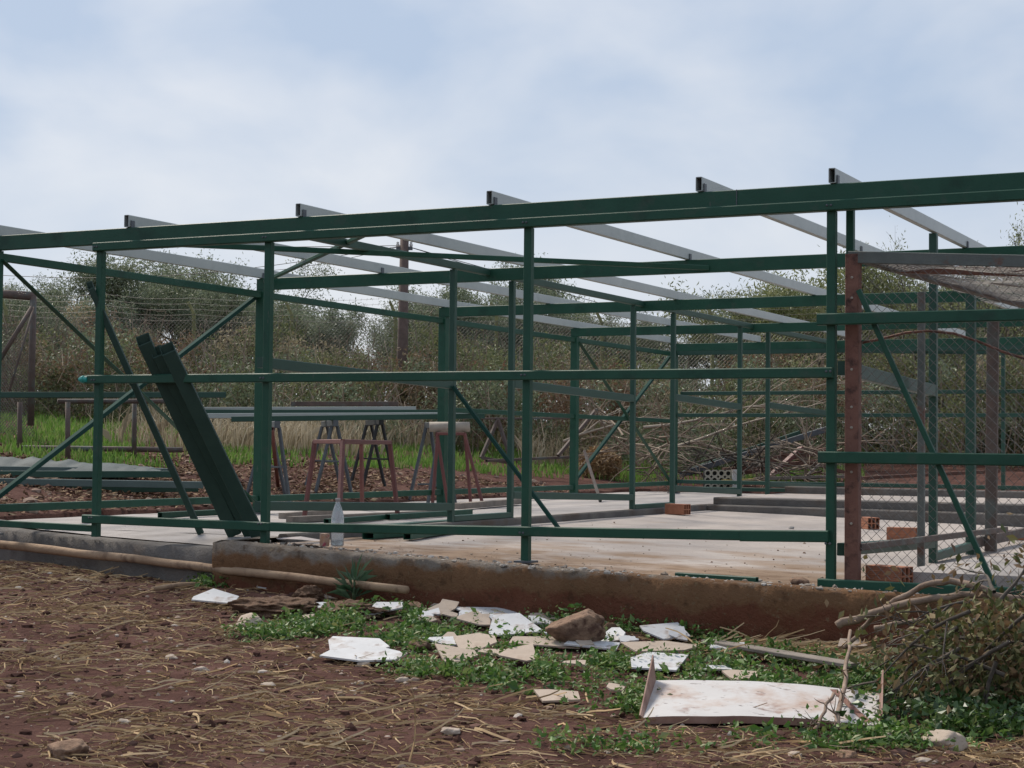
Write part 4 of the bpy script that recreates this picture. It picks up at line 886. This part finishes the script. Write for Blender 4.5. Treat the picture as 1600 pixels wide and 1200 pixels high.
for i, (px, py, s_, m, lab) in enumerate(stones):
    if m: blob('stone', ghit(px, py), s_*random.uniform(1.1, 1.5), s_, s_*random.uniform(.5, .75), m, lab, 'stone', 'stones on the soil', seed=60+i, rz=random.uniform(0, 3), det=4, amp=.25, sink=.35)
b_ = ghit(900, 1012); blob('boulder', b_, .165, .14, .125, ROCK, 'big rough brown boulder standing among the broken tiles', 'boulder', seed=4, det=5, amp=.22, sink=.1, freq=2.0, nface=12)
b_ = ghit(945, 1000); b_.y += .08; blob('dark_clod', b_, .05, .05, .07, SOD, 'small dark clod behind the big brown boulder', 'clod', seed=3, det=3)
for px, py, sx, sy, sz, lab, sd_ in ((425, 962, .30, .20, .07, 'large flat clump of dry brown sod by the end tile', 11), (545, 964, .22, .16, .055, 'smaller clump of dry sod next to the small white shard', 12), (480, 943, .10, .09, .06, 'square edged lump of dry earth on top of the large sod', 13)):
    blob('sod_clump', ghit(px, py), sx, sy, sz, SOD, lab, 'sod', 'clumps of dry sod', seed=sd_, det=5, amp=.45, sink=.15, freq=2.6, nface=2)

# ------------------------------------------------------------------ broken tiles
def shard(px, py, wpx, depth, m, label, tilt=.1, rz=0, seed=0, lift=.012, name='broken_tile', roll=0, n=6):
    p = ghit(px, py); d = (p-CAM).dot(FW); w_ = wpx*d/FPX; random.seed(seed+500); v = []
    hw, hd_ = w_*.62, w_*depth*.62; v = [(-hw, -hd_), (hw, -hd_), (hw, hd_), (-hw, hd_)]; t0 = random.uniform(0, 6.28)
    for c_ in range(random.randint(2, 3)):
        t_ = t0+c_*2.2+random.uniform(-.5, .5); nx_, ny_ = math.cos(t_), math.sin(t_); off = random.uniform(.42, .7)*(abs(nx_)*hw+abs(ny_)*hd_); o_ = []
        for (xa, ya), (xb, yb) in zip(v, v[1:]+v[:1]):
            da = xa*nx_+ya*ny_-off; db = xb*nx_+yb*ny_-off
            if da <= 0: o_.append((xa, ya))
            if da*db < 0: k_ = da/(da-db); o_.append((xa+(xb-xa)*k_+random.uniform(-.006, .006), ya+(yb-ya)*k_+random.uniform(-.006, .006)))
        v = o_
    a_ = random.uniform(-.5, .5); v = [(x*math.cos(a_)-y*math.sin(a_)/depth**.0, x*math.sin(a_)*depth+y*math.cos(a_)) for x, y in v]; n = len(v)
    x0 = min(q[0] for q in v); x1 = max(q[0] for q in v); v = [((q[0]-(x0+x1)/2)*w_*1.05/(x1-x0), q[1]) for q in v]
    th = .009; V = [(x, y, 0) for x, y in v]+[(x, y, th) for x, y in v]; F = [tuple(range(n))[::-1], tuple(range(n, 2*n))]+[(i, (i+1) % n, n+(i+1) % n, n+i) for i in range(n)]
    o = mesh_obj(name, V, F, m); hd = math.atan2(RT.y, RT.x); o.matrix_world = Matrix.Translation(p+Vector((0, 0, lift+abs(math.sin(tilt))*w_*depth/2*.8))) @ Matrix.Rotation(hd, 4, 'Z') @ Matrix.Rotation(tilt, 4, 'X') @ Matrix.Rotation(roll, 4, 'Y') @ Matrix.Rotation(rz, 4, 'Z')
    return tag(o, label, 'tile', 'broken tiles lying before the foundation wall')
W_, B_ = CERAMW, CERAMB; SHARDS = [(900, 1005, 80), (1190, 1100, 370), (1190, 1148, 340), (1150, 1026, 100), (1220, 1036, 110), (1290, 1046, 100)]
for i, (px, py, wp, dp, m, tl, rl, lab) in enumerate([
 (338, 947, 66, .8, W_, .16, .05, 'pale shard at the far end of the tile row, before the large sod'), (440, 925, 85, .6, W_, .06, 0, 'long white shard lying behind the large sod clump'), (518, 934, 58, .9, B_, .22, .1, 'beige shard standing tilted beside the spiky plant'), (600, 966, 58, .8, W_, .12, -.15, 'bright white shard between the smaller sod and the large tan stone'),
 (570, 1032, 128, .5, W_, .05, .02, 'biggest white pointed shard lying on bare soil'), (560, 1022, 95, .5, W_, .09, -.03, 'narrow white strip behind the biggest pointed shard'), (708, 956, 66, .9, B_, .12, -.05, 'beige shard touching the weeds below the foundation wall'), (735, 950, 36, .8, W_, .10, .1, 'small light grey shard beside the beige one under the wall'), (760, 968, 105, .5, W_, .08, .04, 'wide white shard in the middle of the tile row'),
 (738, 982, 55, .8, B_, .12, 0, 'tan shard lapping the wide white one'), (775, 978, 50, .7, B_, .14, .1, 'pinkish shard wedged between two white shards'), (805, 990, 78, .75, W_, .15, -.04, 'bright white shard left of the big boulder, highest of the row'), (853, 975, 52, .6, B_, .12, .06, 'pinkish tile touching the boulder side'), (868, 998, 40, .6, W_, .10, .1, 'small grey white shard at the foot of the boulder'), (828, 963, 60, .5, B_, .06, 0, 'sandy shard lying flat close to the wall'),
 (690, 1012, 55, .6, W_, .10, .05, 'white shard behind the rounded brown stone'), (742, 1016, 66, .7, B_, .14, -.06, 'beige pointed shard above the weeds below the row'), (712, 1036, 66, .8, B_, .14, .08, 'large beige shard in front of the rounded brown stone'), (808, 1044, 58, .7, B_, .14, -.05, 'beige five sided shard surrounded by weeds'), (770, 1033, 45, .4, B_, .04, 0, 'thin beige sliver in the weeds'),
 (850, 1012, 105, .35, B_, .05, .04, 'long narrow beige strip below the boulder'), (925, 1018, 85, .35, W_, .04, .03, 'long narrow pale strip running past the boulder'), (956, 1006, 42, .9, W_, .16, -.25, 'white shard leaning beside the boulder'), (985, 1008, 18, .8, W_, .1, 0, 'tiny white chip in the weeds'), (1038, 998, 72, .7, W_, .16, 0, 'rounded white shard alone in the weeds before the wall'),
 (1032, 1024, 118, .3, B_, .04, .02, 'longest narrow grey shard in the weeds'), (1032, 1048, 92, .6, W_, .06, .05, 'white shard just behind the white panel'), (1120, 1054, 50, .3, W_, .03, .04, 'thin white strip in the weeds behind the panel'), (1145, 1028, 82, .35, W_, .05, 0, 'white shard under the weathered plank'), (1250, 1002, 112, .6, W_, .06, .03, 'large white shard beside the straw heap by the wall'), (1158, 1066, 54, .6, B_, .05, -.03, 'beige shard touching the far edge of the white panel'),
 (870, 1095, 68, .55, B_, .05, 0, 'beige shard alone on the soil below the weeds'), (962, 1088, 28, .7, B_, .06, 0, 'small beige chip in the weeds near the panel flap'), (897, 1050, 36, .5, B_, .05, 0, 'tiny beige chip in the widest weed patch'), (1330, 1025, 50, .6, B_, .08, .1, 'grey shard under the branches by the straw')]):
    shard(px, py, wp, dp*1.3, m, lab, tl*.8+.12, 0, i, .028, roll=rl, n=5+i % 3); SHARDS.append((px, py, wp))

random.seed(44)
for k_ in range(30):
    px = random.choice((random.gauss(760, 90), random.uniform(480, 1080))); py = 955+.045*(px-600)+random.gauss(8, 16)
    wh = k_ % 3 != 2; wp = random.uniform(16, 36)
    if py < 935: py = 940
    shard(px, py, wp, random.uniform(.7, 1.2), W_ if wh else B_, 'small white tile chip lying in the strip of rubble' if wh else 'small beige tile chip lying in the strip of rubble', random.uniform(.2, .5), 0, 200+k_, .034, roll=random.uniform(-.15, .15)); SHARDS.append((px, py, wp))
    bpy.context.scene.collection.objects[-1]['group'] = 'small white tile chips' if wh else 'small beige tile chips'
for k_ in range(22):
    px = random.uniform(560, 1180); py = 948+.045*(px-600)+random.gauss(10, 14)
    blob('small_stone', ghit(px, max(py, 940)), .035*random.uniform(.7, 1.5), .03*random.uniform(.7, 1.3),   .030, random.choice((ROCK, ROCKP, ROCK)), 'small tan stone lying in the strip of rubble', 'stone', 'small stones in the rubble strip', seed=300+k_, det=2, amp=.25, sink=.1)
# weeds among the tiles
random.seed(31); P1 = []; cnt = 0; tries = 0
while cnt < 5600 and tries < 300000:
    tries += 1; p = fg_point(.9); px, py, q = to_px(*p); k = greenness(px, py)
    if any(abs(px-tx) < tw_*.5 and -5 < py-ty < 15 for tx, ty, tw_ in SHARDS) and random.random() < .88: continue
    if k > 0 and random.random() < min(1, k*1.5)*(.08+.92*sst(-.22, .25, noise.noise((p.x*2.2, p.y*2.2, 1))+.35*noise.noise((p.x*7, p.y*7, 2)))):
        cnt += 1; tall = random.choice((.03, .05, .05, .09))*(1.5 if py < 985 and px > 820 else 1)
        for j in range(random.randint(6, 11)):
            t = random.uniform(0, 6.28); rr = random.uniform(0, .05); P1.append((p.x+rr*math.cos(t), p.y+rr*math.sin(t), hgt(p.x, p.y)+.006+random.random()**1.3*tall))
# taller tufts at the foot of the foundation wall
for px, py, rr, hh in ((905, 963, .14, .17), (1015, 968, .12, .16), (1135, 985, .15, .13), (880, 975, .1, .1), (345, 918, .16, .07), (800, 952, .1, .09), (690, 940, .06, .07), (1050, 985, .12, .08), (1085, 968, .06, .12), (940, 1005, .12, .09), (650, 985, .09, .1), (1360, 1120, .12, .1), (1390, 1090, .15, .14)):
    p = ghit(px, py)
    for j in range(170): t = random.uniform(0, 6.28); r_ = rr*math.sqrt(random.random()); P1.append((p.x+r_*math.cos(t), p.y+r_*math.sin(t), hgt(p.x, p.y)+.01+hh*random.random()*(1-(r_/rr)**2*.7)))
V, F = leaf_mesh(np.array(P1), NP.choice([.018, .026, .034, .05], len(P1), p=[.3, .35, .25, .1]), .55, up_bias=.6, flat_=.35); tag(np_mesh('green_weeds', V, F, WEED), 'low green weeds growing among the broken tiles', 'weeds', kind='stuff')

# ------------------------------------------------------------------ pole, planks, panel
def onground(px0, py0, px1, py1, dz0=0, dz1=0): a = ghit(px0, py0); b = ghit(px1, py1); a.z += dz0; b.z += dz1; return a, b
a = at(-40, 846, y=.24); b = at(636, 922, y=-.58)
pts = [a.lerp(b, i/14)+Vector((0, 0, .012*noise.noise((i*.6, 1, 1)))) for i in range(15)]
tag(Geo().tube(pts, [.034-.008*i/14+.003*noise.noise((i*1.1, 0, 0)) for i in range(15)], 12).build('wooden_pole', WOOD, None, True), 'long bare wooden pole lying along the slab edge', 'pole')
a, b = onground(238, 928, 322, 918, .02, .02); tag(Geo().tube([a, a.lerp(b, .5)+Vector((0, 0, .01)), b], [.016, .02, .018], 8).build('wooden_stick', WOOD, None, True), 'short brown stick on the soil below the long pole', 'stick')
a, b = onground(380, 912, 545, 916, .03, .03); tag(Geo().prism(a, b, .09, .025).build('plank', WOODRED), 'dark reddish plank lying under the long pole', 'plank')
a, b = onground(560, 893, 690, 948, .16, .02); tag(Geo().tube([a, a.lerp(b, .5)+Vector((0, 0, .03)), b], .011, 6).build('grey_stick', TWIG, None, True), 'thin grey stick leaning over the end of the long pole', 'stick')
a, b = onground(1105, 1022, 1335, 1062, .06, .06); tag(Geo().prism(a, b, .10, .022).build('plank', WOODGREY), 'weathered grey plank lying before the straw heap', 'plank')
a, b = onground(1190, 990, 1260, 975, .03, .02); a2 = None
# white sheet metal panel with turned up ends
f0, f1 = ghit(1005, 1131), ghit(1372, 1150); away = Vector((FW.x, FW.y, 0)).normalized(); side = (f1-f0).normalized()
pn = empty('metal_panel', (f0+f1)/2, 'white enamelled sheet metal panel with rusty turned up ends lying on the weeds', 'panel')
D_ = .56; nu, nv = 24, 8; g = Geo()
def pp_(u, v_): return f0.lerp(f1, u)+away*D_*v_*(1-.06*u)+side*(.10*v_*(1-u)+.115*v_*u)+Vector((0, 0, .03+.085*v_**1.1*(1-.25*u)+.022*math.sin(math.pi*u)+.004*noise.noise((u*5, v_*3, 0))))
for i in range(nu+1):
    for j in range(nv+1): g.v.append(pp_(i/nu, j/nv))
g.f = [(i*(nv+1)+j, (i+1)*(nv+1)+j, (i+1)*(nv+1)+j+1, i*(nv+1)+j+1) for i in range(nu) for j in range(nv)]
k = len(g.v)
for i in range(nu+1): g.v += [pp_(i/nu, 0)+Vector((0, 0, -.001)), pp_(i/nu, 0)-Vector((0, 0, .028))]
sheet_ = g.build('sheet', PANEL, pn, True)
lip = Geo(); 
for i in range(nu+1): lip.v += [pp_(i/nu, 0), pp_(i/nu, 0)-Vector((0, 0, .032))+away*.005]
lip.f = [(2*i, 2*i+1, 2*i+3, 2*i+2) for i in range(nu)]; lip.build('front_lip', PANELRUST, pn)
for u, s_, hh0, hh1, lab in ((0, -1, .01, .115, 'rusty tan flap turned up at one end'), (1, 1, .05, .105, 'narrow rusty flap at the other end')):
    fg_ = Geo()
    for j in range(nv+1):
        v_ = j/nv; b = pp_(u, v_); fg_.v += [b, b+Vector((0, 0, hh0+(hh1-hh0)*v_))+side*(.012*s_)]
    fg_.v += [q+side*.006*s_ for q in fg_.v]; m_ = 2*(nv+1)
    for j in range(nv): fg_.f += [(2*j, 2*j+1, 2*j+3, 2*j+2), (m_+2*j, m_+2*j+2, m_+2*j+3, m_+2*j+1), (2*j+1, m_+2*j+1, m_+2*j+3, 2*j+3)]
    fg_.f += [(0, m_, m_+1, 1), (2*nv, 2*nv+1, m_+2*nv+1, m_+2*nv)]
    fg_.build('end_flap', PANELRUST, pn)['label'] = lab
rs = Geo()
for i in range(9):
    t = i/8; b = pp_(.80+.155*t, .93-.86*t)+Vector((0, 0, .004)); rs.v += [b-side*.016, b+side*.016, b-side*.016-Vector((0, 0, .003)), b+side*.016-Vector((0, 0, .003))]
rs.f = [(4*i, 4*i+1, 4*i+5, 4*i+4) for i in range(8)]; rs.build('rust_strip', RUST, pn)['label'] = 'rust red strip lying diagonally over the panel'

# ------------------------------------------------------------------ plants and the branch heap
sp = at(553, 926, y=-.50); sp.z = hgt(sp.x, sp.y); pl = empty('spiky_plant', sp, 'spiky green plant with long narrow leaves against the foundation wall', 'plant'); random.seed(8)
V_ = []; F_ = []
for i in range(46):
    t = random.uniform(0, 6.28); el = random.uniform(.15, 1.35); L_ = random.uniform(.13, .24); d = Vector((math.cos(t)*math.cos(el), math.sin(t)*math.cos(el), math.sin(el))); s_ = d.cross(Vector((0, 0, 1))).normalized()*.009; b = sp+Vector((0, 0, random.uniform(.04, .17)))+d*.01
    p = [b, b+d*L_*.5+Vector((0, 0, .015)), b+d*L_-Vector((0, 0, .03*math.cos(el)))]; n_ = len(V_); V_ += [p[0]-s_*.4, p[0]+s_*.4, p[1]+s_, p[2], p[1]-s_]; F_.append((n_, n_+1, n_+2, n_+3, n_+4))
np_mesh('leaves', [tuple(v-sp) for v in V_], F_, mat('spiky_leaf', [(.035, .085, .04), (.07, .14, .075), (.13, .19, .12)], rough=.5, island=True, pos=(0, 1), sub=.2), pl); Geo().tube([sp-Vector((0, 0, .02)), sp+Vector((0, 0, .16))], [.014, .008], 6).build('stem', WEED, pl, True)
# bare cut branches
def branch(pxs, y=None, r0=.02, r1=.012, label='', d=None, m=TWIG, twigp=4, seed=0, name='cut_branch'):
    random.seed(seed); pts = [atd(x, yy, dd) for x, yy, dd in pxs]; g = Geo(); fine = []
    for a, b in zip(pts[:-1], pts[1:]): fine += [a.lerp(b, i/3)+Vector((random.uniform(-1, 1), random.uniform(-1, 1), random.uniform(-1, 1)))*.006 for i in range(3)]
    fine.append(pts[-1]); n_ = len(fine); g.tube(fine, [r0+(r1-r0)*i/n_ for i in range(n_)], 8)
    for k in range(twigp): i = random.randint(n_//3, n_-2); twigs(g, fine[i], (fine[i+1]-fine[i]).normalized()+Vector((random.uniform(-.6, .6), random.uniform(-.6, .6), random.uniform(-.8, .8))), random.uniform(.06, .2), .006, 1, .7)
    return tag(g.build(name, mat('cut_wood_%d' % seed, [(.15, .10, .072), (.30, .22, .165)], 14, .9, .3, 60), None, True), label, 'branch', 'cut branches by the foundation wall')
branch([(1322, 1012, 8.9), (1345, 985, 8.9), (1372, 955, 8.8), (1400, 937, 8.7), (1430, 922, 8.7), (1460, 910, 8.6), (1495, 908, 8.6), (1530, 918, 8.5), (1570, 935, 8.5), (1640, 960, 8.5)], r0=.011, r1=.02, label='highest arched bare branch curving over the bottom green rail', seed=1)
branch([(1306, 976, 8.8), (1340, 967, 8.8), (1385, 950, 8.7), (1440, 937, 8.6), (1500, 930, 8.6), (1560, 932, 8.5), (1640, 940, 8.5)], r0=.023, r1=.014, label='thick sawn branch pointing out of the heap below the arched one', seed=2)
branch([(1367, 981, 8.6), (1400, 974, 8.6), (1445, 970, 8.5), (1490, 966, 8.5)], r0=.013, r1=.010, label='grey short branch below the thick sawn branch', seed=3, twigp=3)
branch([(1330, 985, 8.5), (1324, 1030, 8.0), (1318, 1075, 7.5), (1310, 1108, 7.2), (1306, 1138, 7.05)], r0=.008, r1=.013, label='upright forked twig standing in front of the white panel', seed=4, twigp=7)
branch([(1302, 1085, 7.3), (1288, 1110, 7.2), (1275, 1140, 7.05)], r0=.008, r1=.006, label='small thorny twig hanging over the white panel', seed=5, twigp=4)
tag(twigs_o := (lambda g: (twigs(g, atd(640, 1190, 5.9), (.25, .25, 1), .17, .005, 1, .3), g.build('dead_stalk', STRAW, None))[1])(Geo()), 'dead upright stalk near the bottom of the soil', 'stalk')
# wilted leafy heap
hp = ghit(1545, 1105); heap = empty('brush_heap', hp, 'heap of cut branches with wilted brown green leaves at the picture edge', 'brush heap'); random.seed(19)
g = Geo(); tips = []
for i in range(46):
    px = random.uniform(1490, 1700); py = random.uniform(870 if i % 4 == 0 else 930, 1060); d = random.uniform(7.5, 8.5); p = atd(px, py, d); tips += twigs(g, p, (random.uniform(-1, .5), random.uniform(-.6, .6), random.uniform(-.7, .35)), random.uniform(.25, .55), .011, 2, .8, .08)
g.build('branch', BARK, heap, True)['label'] = 'brown forked twigs of the heap'
T = np.array([tuple(t) for t in tips]); zlo = hp.z
Cc = T[NP.integers(0, len(T), 2600)]+NP.normal(size=(2600, 3))*.06
ex_ = []
for i in range(3600):
    px = random.gauss(1560, 85); py = 935+180*random.random()**.8
    lim = 1400 + 110*noise.noise((py*.02, 3, 0)) + max(0, (1010-py))*1.3
    if px < lim or px > 1760: continue
    p = atd(px, py, random.uniform(7.55, 8.4)); ex_.append(tuple(p))
Cc = np.concatenate([Cc, np.array(ex_)]); Cc = Cc[Cc[:, 2] > zlo+.02]
V, F = leaf_mesh(Cc, .048, .5, droop=.7); tag(np_mesh('leaves', V-np.array(hp), F, DEADLEAF, heap), kind='stuff')
vn = []
for i in range(2600):
    px = random.gauss(1520, 85); py = 1060+95*random.random(); p = ghit(min(px, 1700), py); vn.append((p.x, p.y, p.z+random.random()**1.5*.14))
V, F = leaf_mesh(np.array(vn), .036, .75, flat_=.4); tag(np_mesh('ground_ivy', V, F, IVY), 'dark green creeping leaves under the branch heap', 'ivy', kind='stuff')
